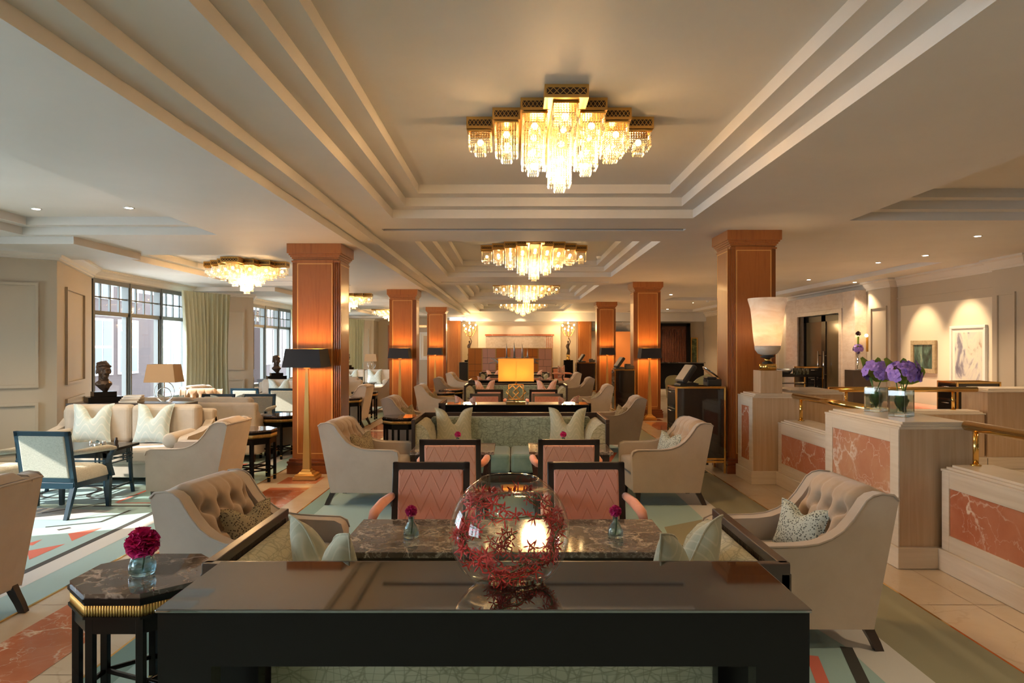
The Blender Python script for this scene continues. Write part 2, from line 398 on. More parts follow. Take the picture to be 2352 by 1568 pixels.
# ---------------------------------------------------------------- ceiling: every level a real step
def build_ceiling():
    rects=[(-8.2,-1.98,-5,31,2.82),(-1.98,-1.78,-5,28.9,2.90),(-1.78,10.5,-5,28.9,2.985),(-1.98,10.5,28.9,31,2.62)]
    for y0,y1 in ((2.88,7.76),(9.45,14.26),(16.15,21.06),(23.2,27.9)):
        for i in range(3):
            t=.17*i; rects.append((-1.344+t,2.0-t,y0+t*1.05,y1-t*1.15,3.08+.095*i))
    for y0,y1 in ((2.94,7.88),(9.6,14.4),(16.4,21.2),(23.2,27.8)):
        for i in range(2):
            t=.13*i; rects.append((-5.55+t,-3.35-t,y0+t,y1-t,2.91+.09*i))
    for i in range(3):
        t=.17*i; rects.append((3.81+t,7.2-t,2.6+t,7.9-t,3.08+.095*i))
    for y0,y1 in ((11.8,21.4),(22.6,28.3)): rects.append((4.6,7.28,y0,y1,3.08))
    for k in range(-2,4):
        y=8.0+6.75*k; rects.append((-8.2,-5.05,y,y+1.45,2.735))
    for y in (8.46,15.33,22.05): rects.append((-1.6,2.1,y,y+.14,3.012))
    xs=sorted({round(r[i],4) for r in rects for i in (0,1)}); ys=sorted({round(r[i],4) for r in rects for i in (2,3)})
    def H(x,y):
        z=None
        for r in rects:
            if r[0]<x<r[1] and r[2]<y<r[3]: z=r[4]
        return z
    nx=len(xs)-1; ny=len(ys)-1
    h=[[H((xs[i]+xs[i+1])/2,(ys[j]+ys[j+1])/2) for j in range(ny)] for i in range(nx)]
    b=MB()
    for i in range(nx):
        for j in range(ny):
            z=h[i][j]
            if z is None: continue
            x0,x1,y0,y1=xs[i],xs[i+1],ys[j],ys[j+1]
            b.ngon([(x0,y0,z),(x0,y1,z),(x1,y1,z),(x1,y0,z)])
            if i+1<nx and h[i+1][j] is not None and abs(h[i+1][j]-z)>1e-4:
                w=h[i+1][j]; q=[(x1,y0,z),(x1,y1,z),(x1,y1,w),(x1,y0,w)]; b.ngon(q if w<z else q[::-1])
            if j+1<ny and h[i][j+1] is not None and abs(h[i][j+1]-z)>1e-4:
                w=h[i][j+1]; q=[(x0,y1,z),(x1,y1,z),(x1,y1,w),(x0,y1,w)]; b.ngon(q if w>z else q[::-1])
    b.box(-8.2,10.5,-5,31,3.4,3.45)
    o=b.build('ceiling',M['ceil']); tag(o,'stepped coffered plaster ceiling over the whole lounge','ceiling',kind='structure')
build_ceiling()

# ---------------------------------------------------------------- floor, carpets, brass trims
def build_floor():
    b=MB(); z=-.004
    b.ngon([(-9,-5,z),(10.5,-5,z),(10.5,31,z),(-9,31,z)],0)
    # red marble tiles let into the cream path under the columns
    zz=-.0025
    for xa,xb,cy0 in ((-2.69,-2.25,8.5),(2.72,3.16,8.5)):
        for k in range(-1,3):
            Y=cy0+6.75*k
            for a,c in ((-.58,-.18),(-2.17,-.80),(-3.77,-2.40),(-5.37,-4.0),(.82,1.2)):
                if xa>0 and Y+a<8.4: continue
                b.ngon([(xa,Y+a,zz),(xb,Y+a,zz),(xb,Y+c,zz),(xa,Y+c,zz)],1)
    for y in [1.5+.9*i for i in range(30)]:           # joints of the cream slabs
        for xa,xb in ((-2.9,-2.69),(-2.25,-2.02),(2.43,3.0)):
            b.ngon([(xa,y,zz),(xb,y,zz),(xb,y+.004,zz),(xa,y+.004,zz)],2)
    b.ngon([(2.78,0,zz),(2.784,0,zz),(2.784,8.4,zz),(2.78,8.4,zz)],2)
    o=b.build('floor',[M['cmarb'],M['rosso'],plain('floor_joint',(.22,.15,.09),.5)])
    tag(o,'polished cream marble floor with red marble tiles between the columns','floor',kind='structure')
    # trims
    for i,(xa,xb) in enumerate(((-2.907,-2.893),(-2.027,-2.013),(2.423,2.437))):
        b=MB(); b.box(xa,xb,-5,28.6,-.004,.001)
        tag(b.build('trim_%d'%(i+1),M['brass']),['thin brass strip between left carpet and marble path','thin brass strip between marble path and central carpet','thin brass strip between central carpet and stone barrier floor'][i],'trim',kind='structure')
    def carpet(name,x0,x1,y0,y1,label,paint,border=None):
        b=MB()
        if border: b.prism(border,-.003,0,'z',0)
        else: b.box(x0,x1,y0,y1,-.003,0,0)
        paint(b); o=b.build(name,[M['carpet'],M['cpale'],M['cdark'],M['cred'],M['cgreen'],M['carpetg']]); tag(o,label,'carpet')
    def Q(b,pts,mi,z=.0008): b.ngon([(p[0],p[1],z) for p in pts],mi)
    def S(b,x0,x1,y0,y1,mi,z=.0008): Q(b,[(x0,y0),(x1,y0),(x1,y1),(x0,y1)],mi,z)
    def arc(b,cx,cy,r,a0,a1,w,mi,z=.0016,n=20):
        for i in range(n):
            t0=a0+(a1-a0)*i/n; t1=a0+(a1-a0)*(i+1)/n
            Q(b,[(cx+r*cos(t0),cy+r*sin(t0)),(cx+(r+w)*cos(t0),cy+(r+w)*sin(t0)),(cx+(r+w)*cos(t1),cy+(r+w)*sin(t1)),(cx+r*cos(t1),cy+r*sin(t1))],mi,z)
    def bar(b,p,q,w,mi,z=.0016):
        d=Vector((q[0]-p[0],q[1]-p[1])); d.normalize(); n=Vector((-d.y,d.x))*w/2
        Q(b,[(p[0]-n.x,p[1]-n.y),(q[0]-n.x,q[1]-n.y),(q[0]+n.x,q[1]+n.y),(p[0]+n.x,p[1]+n.y)],mi,z)
    def left(b):
        S(b,-3.34,-3.17,-4.8,28,1); S(b,-3.40,-3.34,-4.8,28,2)
        for k in range(-1,4):
            y=6.75*k
            for dy in (3.62,4.35,5.08,5.57,8.9): Q(b,[(-3.53,y+dy),(-3.53,y+dy+.41),(-3.70,y+dy+.22)],3)
            Q(b,[(-3.85,y+5.45),(-3.76,y+5.45),(-3.80,y+5.62)],3)
            Q(b,[(-4.1,y+5.78),(-3.9,y+5.84),(-3.55,y+6.0),(-3.42,y+6.12),(-3.42,y+6.22),(-3.6,y+6.12),(-4.1,y+5.95)],1)
            Q(b,[(-5.6,y+6.3),(-3.95,y+6.25),(-3.8,y+6.6),(-5.6,y+6.9)],1,.0012)
            bar(b,(-4.03,y+6.0),(-3.66,y+6.18),.03,2); bar(b,(-3.66,y+6.17),(-3.64,y+6.62),.03,2)
            bar(b,(-3.86,y+5.9),(-3.80,y+5.98),.05,2)
            bar(b,(-4.1,y+6.8),(-3.55,y+6.8),.045,2); bar(b,(-4.4,y+6.5),(-4.05,y+6.95),.03,2)
            bar(b,(-3.96,y+6.95),(-3.97,y+8.5),.035,3,.002); Q(b,[(-3.94,y+6.95),(-3.42,y+6.95),(-3.42,y+8.4),(-3.95,y+8.4)],4,.0012); bar(b,(-3.94,y+6.93),(-3.5,y+6.93),.025,3,.002)
            arc(b,-4.74,y+7.45,.25,0,6.28,.05,2,.0022,28); arc(b,-4.2,y+7.4,.25,1.2,6.0,.04,2,.0022)
            arc(b,-5.0,y+4.3,.75,.2,1.8,.16,1); arc(b,-5.0,y+4.3,.98,.3,1.7,.04,2,.0022)
    edge=[(-6.8,-4.9)]
    for k in range(-1,3):
        f,n,r_,w0,w1=bay(k); edge+=[(f[0]+.07,f[1]-.03),(n[0]+.05,n[1]),(r_[0]+.07,r_[1]),(w1[0]+.07,w1[1])]
    edge+=[(-6.78,28.1),(-2.907,28.1),(-2.907,-4.9)]
    carpet('carpet',-8,-2.907,-1.5,28.6,'pale aqua carpet with coral triangles and charcoal lines by the windows',left,edge[::-1])
    def mid(b):
        S(b,1.95,2.423,-1,28,5); S(b,1.72,1.95,-1,28,1); S(b,-2.013,-1.85,-1,28,4)
        for k in range(-1,4):
            y=6.75*k
            bar(b,(1.28,y+2.0),(1.72,y+3.6),.06,2); bar(b,(1.12,y+2.0),(1.5,y+3.5),.06,3)
            Q(b,[(1.72,y+3.6),(1.95,y+3.6),(1.95,y+5.2),(1.5,y+4.6)],1,.0014)
            bar(b,(1.0,y+5.9),(1.85,y+4.5),.07,2,.002); bar(b,(.75,y+5.8),(1.5,y+4.6),.07,3,.002)
            Q(b,[(-1.8,y+4.9),(-.9,y+5.2),(-.9,y+5.9),(-1.8,y+5.5)],4); bar(b,(-1.85,y+4.8),(-.8,y+5.1),.06,2,.002)
            Q(b,[(1.2,y+4.9),(1.9,y+5.0),(1.9,y+6.4),(1.3,y+6.0)],5,.0012)
            Q(b,[(-.3,y+4.9),(.3,y+4.9),(.2,y+5.6),(-.2,y+5.6)],1)
    carpet('carpet',-2.013,2.423,-4.9,28.6,'aqua and olive carpet down the middle under the sage sofas',mid)
build_floor()

# ---------------------------------------------------------------- left wall with its bays
def wall_quad(b,p,q,z0,z1,mi=0): b.ngon([(p[0],p[1],z0),(q[0],q[1],z0),(q[0],q[1],z1),(p[0],p[1],z1)],mi)
def mould(b,p,q,z0,z1,w=.035,t=.03,mi=0,side=1):
    """rectangular panel moulding standing proud of the wall between plan points p and q"""
    P=Vector((p[0],p[1])); Q=Vector((q[0],q[1])); d=(Q-P).normalized(); n=Vector((d.y,-d.x))*side
    def bx(a,c,za,zb):
        vs=[]
        for u in (a,c):
            for dep in (-.002,t):
                w2=P+d*u+n*dep
                for z in (za,zb): vs.append((w2.x,w2.y,z))
        b.add(vs,[(0,1,3,2),(4,6,7,5),(0,4,5,1),(2,3,7,6),(1,5,7,3),(0,2,6,4)],mi)
    L=(Q-P).length
    bx(0,L,z0,z0+w); bx(0,L,z1-w,z1); bx(0,w,z0+w,z1-w); bx(L-w,L,z0+w,z1-w)
def lerp(p,q,t): return (p[0]+(q[0]-p[0])*t,p[1]+(q[1]-p[1])*t)
def sweep(b,path,prof,mi=0):
    """sweep a (offset,z) profile along a plan path, offset to the right-hand side of travel"""
    P=[Vector(p) for p in path]; N=[]
    for i in range(len(P)):
        a=(P[i]-P[i-1]).normalized() if i else None; c=(P[i+1]-P[i]).normalized() if i+1<len(P) else None
        na=Vector((a.y,-a.x)) if a else None; nc=Vector((c.y,-c.x)) if c else None
        if na is None: n=nc
        elif nc is None: n=na
        else:
            n=(na+nc); n.normalize(); n=n/max(.35,n.dot(na))
        N.append(n)
    v=[(P[i].x+N[i].x*o,P[i].y+N[i].y*o,z) for i in range(len(P)) for o,z in prof]; m=len(prof)
    f=[(i*m+j,(i+1)*m+j,(i+1)*m+j+1,i*m+j+1) for i in range(len(P)-1) for j in range(m-1)]
    b.add(v,f,mi)
path=[(-6.85,-5)]
for k in range(-2,4):
    if k==-2: path+=list(bay(k))[3:]; continue
    path+=[p for p in bay(k)] if k<3 else list(bay(k))[:2]
path.append((-5.85,30.6))
b=MB(); crown=MB(); base=MB()
for k in range(-2,4):
    f,n,r,w0,w1=bay(k)
    if k==-2:
        wall_quad(b,(-6.85,-5),w0,0,2.9); wall_quad(b,w0,w1,0,.5); wall_quad(b,w0,w1,2.66,2.9); continue
    prev=bay(k-1)[4]
    wall_quad(b,prev,f,0,2.9)
    wall_quad(b,f,n,0,2.9)
    mould(b,lerp(f,n,.12),lerp(f,n,.84),1.04,2.36); mould(b,lerp(f,n,.12),lerp(f,n,.84),.24,.85)
    if k<3:
        wall_quad(b,n,r,0,2.9); wall_quad(b,r,w0,0,2.9)
        mould(b,lerp(n,r,.2),lerp(n,r,.72),1.04,2.36); mould(b,lerp(n,r,.2),lerp(n,r,.72),.24,.85)
        wall_quad(b,w0,w1,0,.5); wall_quad(b,w0,w1,2.66,2.9)
    else:
        wall_quad(b,n,(-5.85,30.6),0,2.9)
tag(b.build('wall_left',M['wall']),'greige panelled wall with canted piers between the left windows','wall',kind='structure')
sweep(crown,path,[(0,2.66),(.03,2.665),(.03,2.69),(.05,2.70),(.06,2.73),(.10,2.77),(.13,2.785),(.13,2.80),(.15,2.80),(.15,2.84)])
tag(crown.build('trim_4',M['crown']),'pale moulded cornice running above the left windows','cornice',kind='structure')
sweep(base,path,[(0,.18),(.02,.18),(.025,.15),(.025,-.003)])
tag(base.build('baseboard_left',M['wall']),'greige skirting board along the left wall','skirting board',kind='structure')

def window(k,i):
    y0=11.3+BAYP*k; y1=14.6+BAYP*k; x=-6.87
    r=root('window_%d'%i,'tall dark-framed bay window with small upper panes, %s from the camera'%ORD[i-1],'window',(0,0,0),kind='structure')
    b=MB(); n=3; W=(y1-y0)/n
    for j in range(n+1):
        y=y0+W*j; b.box(x-.07,x+.05,y-.055,y+.055,.5,2.68); b.box(x-.02,x+.07,y-.025,y+.025,.5,2.68)
    b.box(x-.05,x+.06,y0,y1,.5,.58); b.box(x-.05,x+.06,y0,y1,2.60,2.68); b.box(x-.05,x+.05,y0,y1,2.08,2.15)
    for j in range(n):
        a=y0+W*j
        for q in range(1,4): b.box(x-.015,x+.015,a+W*q/4-.014,a+W*q/4+.014,2.15,2.6)
        b.box(x-.015,x+.015,a,a+W,2.37,2.395)
        b.box(x-.03,x+.03,a+.055,a+.095,.58,2.08); b.box(x-.03,x+.03,a+W-.095,a+W-.055,.58,2.08)
    b.build('window_frame',M['wframe'],r)
    for j in range(n):
        g=MB(); a=y0+W*j; g.ngon([(x-.005,a+.05,.55),(x-.005,a+W-.05,.55),(x-.005,a+W-.05,2.62),(x-.005,a+.05,2.62)]); g.build('pane',M['pane'],r)
    s=MB(); s.box(x-.02,x+.16,y0,y1,.46,.50); s.build('window_sill',M['wall'],r,bevel=.008)
for i,k in enumerate((-2,-1,0,1,2)): window(k,i+1)

def curtain(pts,z0,z1,label,folds,amp=.062,seed=1):
    rr=random.Random(seed); b=MB(); P=[Vector((p[0],p[1])) for p in pts]
    L=[0]
    for i in range(1,len(P)): L.append(L[-1]+(P[i]-P[i-1]).length)
    ph=[rr.uniform(-.5,.5) for _ in range(folds+2)]
    def at(u):
        s=u*L[-1]
        for i in range(1,len(P)):
            if s<=L[i]+1e-6:
                t=(s-L[i-1])/(L[i]-L[i-1]); d=(P[i]-P[i-1]).normalized(); return P[i-1].lerp(P[i],t),Vector((d.y,-d.x))
    def fn(u,v):
        p,n=at(u); q=u*folds; w=sin(2*pi*q+ph[int(q)]*.6)+.35*sin(4*pi*q+ph[int(q)+1])
        a=amp*(.55+.6*min(1,(1-v)*3)) if v<.97 else amp*.5
        pull=1-.10*sin(pi*min(1,max(0,(1-v)))) 
        c=.5; uu=c+(u-c)*pull; p2,_=at(uu)
        p2=p2+n*(w*a+.03)
        return (p2.x,p2.y,z0+(z1-z0)*v)
    b.grid(fn,folds*10,14)
    o=b.build('curtain',M['curt']); return tag(o,label,'curtain')
for i,k in enumerate((-1,0,1,2)):
    y=BAYP*k
    curtain([(-6.62,13.85+y),(-6.45,14.5+y),(-6.12,15.02+y)],.02,2.68,'sage silk curtain at the far end of the %s bay window'%ORD[i],11,seed=i)

# ---------------------------------------------------------------- end wall, niches and right-hand walls
b=MB()
b.box(-1.475,1.99,29.3,30.2,0,2.7,1)
b.box(-2.2,-1.475,29.9,30.2,0,2.7,1); b.box(1.99,2.70,29.9,30.2,0,2.7,1)
b.box(3.25,10.5,29.3,30.2,0,3.0,0)
tag(b.build('wall_back',[M['wall'],M['cream']]),'cream end wall with the projecting chimney breast and two lit niches','wall',kind='structure')
b=MB()
for x0,x1 in ((-2.76,-2.2),(2.70,3.25)):
    b.box(x0,x1,29.0,30.2,0,2.66,0); b.box(x0+.06,x0+.068,28.993,29,.2,2.5,1); b.box(x1-.068,x1-.06,28.993,29,.2,2.5,1)
tag(b.build('trim_5',[M['mahog'],M['inlay']]),'mahogany pilasters flanking the niches of the end wall','pilaster',kind='structure')
b=MB(); sweep(b,[(-2.2,29.9),(-1.475,29.9),(-1.475,29.3),(1.99,29.3),(1.99,29.9),(2.7,29.9)],[(0,2.46),(.03,2.46),(.06,2.52),(.1,2.56),(.1,2.63)])
tag(b.build('trim_6',M['crown']),'pale cornice over the chimney breast and niches','cornice',kind='structure')
b=MB(); b.box(-5.85,-2.76,30.2,30.4,0,2.9,0); b.box(-5.3,-2.76,30.12,30.2,2.40,2.50,1); b.box(-5.42,-5.3,30.1,30.2,0,2.5,1)
tag(b.build('wall_back_left',[M['wall'],M['mahog']]),'end wall of the window side with mahogany frame','wall',kind='structure')
curtain([(-5.22,30.02),(-4.55,30.02)],.02,2.4,'pale sage curtain hanging on the far end wall behind the columns',8,.035,21)

XR=8.0
b=MB()
b.box(XR,XR+.3,10.75,29.3,0,3.0,0)
b.box(7.85,XR,10.75,11.42,0,3.0,0); b.box(7.85,10.5,10.70,10.75,0,3.0,0)
b.box(7.85,XR,14.5,15.4,0,3.0,0); b.box(7.85,XR,20.6,21.3,0,3.0,0); b.box(7.85,XR,25.6,26.3,0,3.0,0)
b.box(XR-.012,XR,11.6,14.36,.25,2.39,1); b.box(XR-.012,XR,21.6,25.3,.25,2.39,1)
for y0,y1 in ((10.85,11.32),(14.6,15.3),(20.7,21.2),(25.7,26.2)):
    mould(b,(7.85,y0+.02),(7.85,y1-.02),.35,2.42,side=-1)
mould(b,(8.1,10.7),(8.9,10.7),.35,2.42)
b.box(XR-.02,XR,11.42,14.5,2.55,2.58,0)
tag(b.build('wall_right',[M['wall'],M['cream']]),'greige panelled right wall with cream cloth picture panel','wall',kind='structure')
b=MB(); pr=[(0,2.80),(.03,2.80),(.03,2.83),(.05,2.85),(.09,2.93),(.13,2.95),(.13,2.99)]
sweep(b,[(10.5,10.70),(7.85,10.70),(7.85,11.42),(8,11.42),(8,14.5),(7.85,14.5),(7.85,15.4),(8,15.4),(8,20.6),(7.85,20.6),(7.85,21.3),(8,21.3),(8,25.6),(7.85,25.6),(7.85,26.3),(8,26.3),(8,29.3),(3.25,29.3)],[(-o,z) for o,z in pr])
tag(b.build('trim_7',M['crown']),'pale moulded cornice along the right wall','cornice',kind='structure')

# marble portal and dark doors in the right wall
d=root('door_1','dark double doors with chrome pulls in a tall marble portal on the right wall','door',kind='structure')
b=MB(); X0=7.72
b.box(X0,XR,19.05,19.75,0,2.84); b.box(X0,XR,15.75,16.35,0,2.84); b.box(X0,XR,16.35,19.05,2.46,2.84)
b.build('portal_surround',M['pmarb'],d,bevel=.01)
b=MB(); b.box(X0-.02,X0+.02,18.9,19.05,0,2.36); b.box(X0-.02,X0+.02,16.35,16.5,0,2.36); b.box(X0-.02,X0+.02,16.35,19.05,2.36,2.46); b.build('portal_lining',M['pmarb'],d)
for i,(y0,y1) in enumerate(((17.7,18.9),(16.5,17.7))):
    b=MB(); x=7.93; t=.12
    b.box(x-.05,x,y0,y0+t,0,2.36); b.box(x-.05,x,y1-t,y1,0,2.36); b.box(x-.05,x,y0,y1,2.2,2.36); b.box(x-.05,x,y0,y1,0,.25)
    b.box(x-.03,x-.02,y0,y1,0,2.36,1)
    o=b.build('door_leaf',[M['black'],plain('smoked_door_glass',(.12,.09,.05),.08)],d)
    h=MB(); yy=y0+.16 if i==0 else y1-.16; h.tube([(x-.12,yy,.75),(x-.12,yy,1.45)],.018); h.box(x-.12,x-.05,yy-.01,yy+.01,.85,.87); h.box(x-.12,x-.05,yy-.01,yy+.01,1.33,1.35); h.build('door_handle',M['chrome'],o)
# back-right: orange panel, slatted bar opening
b=MB(); b.box(3.5,5.95,29.24,29.3,.1,2.2); tag(b.build('trim_8',M['orange']),'orange leather wall panel between the far right columns','wall panel',kind='structure')
b=MB(); b.box(3.3,6.1,29.2,29.3,2.24,2.60); tag(b.build('trim_9',M['mirror']),'narrow mirror band above the orange wall panel','mirror',kind='structure')
d=root('door_2','dark framed opening to the bar with dark red slatted screen','door',kind='structure')
b=MB(); b.box(6.1,6.2,29.1,29.3,0,2.55); b.box(7.25,7.4,29.1,29.3,0,2.55); b.box(6.1,7.4,29.1,29.3,2.42,2.55); b.build('door_frame',M['black'],d)
b=MB()
for i in range(15): b.box(6.22+i*.07,6.26+i*.07,29.22,29.27,0,2.3)
for i in range(8): b.box(6.2,7.25,29.25,29.28,.2+i*.28,.25+i*.28)
b.box(6.2,7.25,29.28,29.3,0,2.42); b.build('slat_screen',M['slat'],d)

b=MB(); b.box(-7,10.5,-5.2,-5,0,3.0); tag(b.build('wall_front',M['wall']),'greige wall behind the camera','wall',kind='structure')
b=MB(); b.box(10.5,10.7,-5.2,10.7,0,3.0); tag(b.build('wall_right_front',M['wall']),'greige wall to the right of the camera','wall',kind='structure')
# ---------------------------------------------------------------- mahogany columns
def column(H):
    r=root('column','','column',kind='structure')
    h=.298; c=.075; poly=[]
    for qx,qy in ((1,-1),(1,1),(-1,1),(-1,-1)):
        pts=[(h-c,h),(h-c*.99,h)]
        seq=[]
        for i in range(9):
            t=i/8; x=h-c*(1-t); y=h-c*t; dep=.012 if i%2 else 0
            seq.append((x-dep,y-dep))
        if qx*qy>0: seq=seq if qx>0 else seq
        # walk counter-clockwise
        s=[(x*qx,y*qy) for x,y in seq]
        ang=[math.atan2(y,x) for x,y in s]
        if qx<0: ang=[a if a>0 else a+2*pi for a in ang]
        s=[p for _,p in sorted(zip(ang,s))]
        poly+=s
    b=MB(); b.prism(poly,.15,H-.2,'z'); b.build('shaft',M['mahog'],r)
    b=MB()
    for a in range(4):
        b.T=Matrix.Rotation(a*pi/2,4,'Z'); w=.215; y=-h-.0015; t=.009
        b.box(-w,w,y,y+.003,.24,.24+t); b.box(-w,w,y,y+.003,H-.25,H-.25+t); b.box(-w,-w+t,y,y+.003,.24+t,H-.25); b.box(w-t,w,y,y+.003,.24+t,H-.25)
    b.build('inlay_line',M['inlay'],r)
    b=MB(); b.box(-.335,.335,-.335,.335,H-.12,H)
    for i,(w,z) in enumerate(((.318,.142),(.303,.164),(.288,.186),(.275,.205))): b.box(-w,w,-w,w,H-z,H-z+.024)
    b.box(-.29,.29,-.29,.29,H-.225,H-.204); b.build('capital',M['mahog'],r,bevel=.003)
    b=MB(); b.box(-.335,.335,-.335,.335,-.003,.10); b.box(-.325,.325,-.325,.325,.10,.125); b.box(-.335,.335,-.335,.335,.125,.15); b.box(-.315,.315,-.315,.315,.15,.178); b.build('plinth',M['mahogd'],r,bevel=.004)
    return r
for x,H,side in ((-2.44,2.82,'left'),(2.955,2.985,'right')):
    P=Proto(lambda H=H:column(H))
    for k in range(3):
        P.put((x,8.86+6.75*k,-.004+.004),0,'square mahogany column with stepped capital, %s in the %s-hand row from the camera'%(ORD[k],side),'mahogany columns')
# ================================================================ furniture prototypes
def interp(pts,t):
    n=len(pts)-1; i=min(int(t*n),n-1); u=t*n-i
    return [a+(c-a)*u for a,c in zip(pts[i],pts[i+1])]
def armchair():
    r=root('armchair','','armchair')
    prof=[(-.375,.14),(-.385,.49),(-.372,.53),(-.33,.548),(-.2,.548),(-.08,.55),(.0,.56),(.07,.585),(.13,.625),(.18,.68),(.215,.73),(.245,.775),(.28,.80),(.325,.81),(.385,.803),(.412,.775),(.285,.13)]
    b=MB()
    for s in (-1,1): b.prism(prof,.25*s,.335*s,'x',0,True)
    b.prism([(.285,.13),(.412,.775),(.39,.80),(.30,.79),(.2,.55),(.15,.3),(.15,.13)],-.25,.25,'x')
    b.box(-.26,.26,-.37,.2,.13,.30)
    b.build('upholstered_shell',M['velvet'],r,bevel=.02,seg=3)
    b=MB()                                            # piping along the arms and back
    for s in (-1,1): b.tube([(.337*s,y,z+.002) for y,z in prof[1:-1]],.006,6)
    b.tube([(-.33,.412,.785),(.33,.412,.785)],.006,6)
    b.build('piping',M['velvet'],r)
    path=[(.08,.40),(.115,.48),(.148,.56),(.182,.64),(.212,.715),(.240,.770),(.278,.800),(.33,.812),(.405,.785)]
    btn=[]
    for row,v in enumerate((.13,.30,.47)):
        for i in range(4 if row%2==0 else 3):
            u=(i+.5)/4 if row%2==0 else (i+1)/4
            btn.append((u,v))
    segs=[(p,q) for p in btn for q in btn if p[1]<q[1]<p[1]+.2 and abs(p[0]-q[0])<.14]
    def fn(u,v):
        y,z=interp(path,v); y2,z2=interp(path,min(1,v+.02)); y1,z1=interp(path,max(0,v-.02))
        ty,tz=y2-y1,z2-z1; L=sqrt(ty*ty+tz*tz); ny,nz=-tz/L,ty/L
        d=.036
        for bu,bv in btn:
            q=((u-bu)/.06)**2+((v-bv)/.05)**2; d-=.058*exp(-q)
        if v<.5:
            for (au,av),(bu,bv) in segs:
                ex,ey=bu-au,bv-av; t=max(0,min(1,((u-au)*ex+(v-av)*ey)/(ex*ex+ey*ey))); q=(u-au-ex*t)**2+(v-av-ey*t)**2
                if q<.006: d-=.013*exp(-q/.0007)
        else:
            a=(u*4)%1; d-=.014*exp(-((a-.5)/.09)**2)*max(0,1-(v-.47)*2.4); d*=1-.75*max(0,(v-.6)/.4)
        t_=max(0,min(1,9*u,9*(1-u)))**.5; d=d*t_-.045*(1-t_)
        x=-.255+.51*u
        return (x,y+ny*d,z+nz*d)
    b=MB(); b.grid(fn,48,40,flip=True); b.build('tufted_back',M['velvet_in'],r)
    b=MB()
    for bu,bv in btn:
        p=fn(bu,bv); b.ball((p[0],p[1]-.004,p[2]),.008,8,6)
    b.build('buttons',M['velvet_in'],r)
    b=MB(); b.box(-.248,.248,-.385,.13,.30,.43); b.build('seat_cushion',M['velvet'],r,bevel=.035,seg=4)
    for s in (-1,1):
        b=MB(); b.frus(.285*s,-.32,0,.016,.016,.15,.026,.026); b.build('leg',M['frame'],r)
        b=MB()
        pts=[(.0,.34,.022),(.05,.318,.024),(.10,.29,.026),(.16,.26,.028)]
        for (z0,y0,w0),(z1,y1,w1) in zip(pts,pts[1:]): b.frus(.275*s,y0,z0,w0*.8,w0,z1,w1*.8,w1,dy=y1-y0)
        b.build('leg',M['frame'],r)
    return r
def pillow_mesh(w,h,t,chop):
    b=MB()
    for sgn in (1,-1):
        def fn(u,v):
            a=2*u-1; c=2*v-1
            th=t/2*(max(0,1-a*a)**.42)*(max(0,1-c*c)**.42)
            x=w/2*a*(1-.13*(1-c*c)); z=h/2*c*(1-.10*(1-a*a))
            k=max(0,(c+1)/2)**2.2
            z-=chop*exp(-(a/.34)**2)*k
            th*=1-.35*exp(-(a/.3)**2)*k
            return (x,sgn*th,z+h/2)
        b.grid(fn,20,20,flip=(sgn>0))
    return b
def pillow(name,mat,w,h,t,chop,cat='cushion'):
    def mk():
        r=root(name,'',cat)
        o=pillow_mesh(w,h,t,chop).build('cover',mat,r,sub=1)
        b=MB(); n=20; E=[]
        def edge(a,c):
            x=w/2*a*(1-.13*(1-c*c)); z=h/2*c*(1-.10*(1-a*a)); k=max(0,(c+1)/2)**2.2
            return (x,0,z-chop*exp(-(a/.34)**2)*k+h/2)
        for i in range(n): E.append(edge(-1+2*i/n,-1))
        for i in range(n): E.append(edge(1,-1+2*i/n))
        for i in range(n): E.append(edge(1-2*i/n,1))
        for i in range(n): E.append(edge(-1,1-2*i/n))
        b.tube(E,.005,5,closed=True); b.build('piping',mat,r)
        return r
    return Proto(mk)
def tilt(o,ax,rz):
    """lean a cushion back by ax after turning it by rz"""
    o.rotation_euler=(Matrix.Rotation(rz,4,'Z')@Matrix.Rotation(ax,4,'X')).to_euler(); return o

def sage_sofa():
    r=root('sofa','','sofa')
    b=MB(); b.box(-1.02,1.02,.375,.415,.10,.80); b.box(-.98,.98,-.36,.38,.14,.22); b.build('back_frame',M['frame'],r,bevel=.004)
    b=MB(); b.box(-.777,.777,.413,.421,.13,.70); b.build('rear_panel',M['crackp'],r,bevel=.003)
    for s in (-1,1):
        b=MB(); b.box(.985*s,1.025*s,-.42,.40,.765,.80); b.box(.986*s,1.024*s,-.419,-.375,0,.766); b.box(.986*s,1.024*s,.37,.415,0,.766); b.box(.987*s,1.023*s,-.376,.371,.14,.2)
        o=b.build('arm_frame',M['frame'],r,bevel=.004)
        b=MB()
        for i in range(52): y=-.365+i*.0142; b.box(.988*s,1.022*s,y,y+.009,.70,.766)
        b.box(.995*s,1.015*s,-.37,.37,.70,.766); b.build('reeded_strip',M['frame'],o)
        b=MB(); b.box(.992*s,1.018*s,-.374,.369,.198,.702); b.build('outer_panel',M['crack'],o,bevel=.008)
        b=MB(); pr=[(.985*s,.40),(.985*s,.75),(.955*s,.757),(.91*s,.735),(.86*s,.68),(.83*s,.60),(.815*s,.5),(.815*s,.40)]
        b.prism(pr if s<0 else pr[::-1],-.39,.30,'y',0,True); b.build('arm_pad',M['crackp'],r,bevel=.025,seg=3)
        for y in (-.39,.385):
            b=MB(); b.frus(.96*s,y,0,.022,.022,.16,.03,.03); b.build('leg',M['frame'],r)
    b=MB(); b.box(-.90,.90,.24,.375,.40,.762); b.build('back_pad',M['crack'],r,bevel=.03,seg=3)
    b=MB()
    for s in (-1,1): b.box(.004*s,.815*s,-.40,.25,.24,.44)
    b.build('seat_cushion',M['teal'],r,bevel=.035,seg=3)
    return r
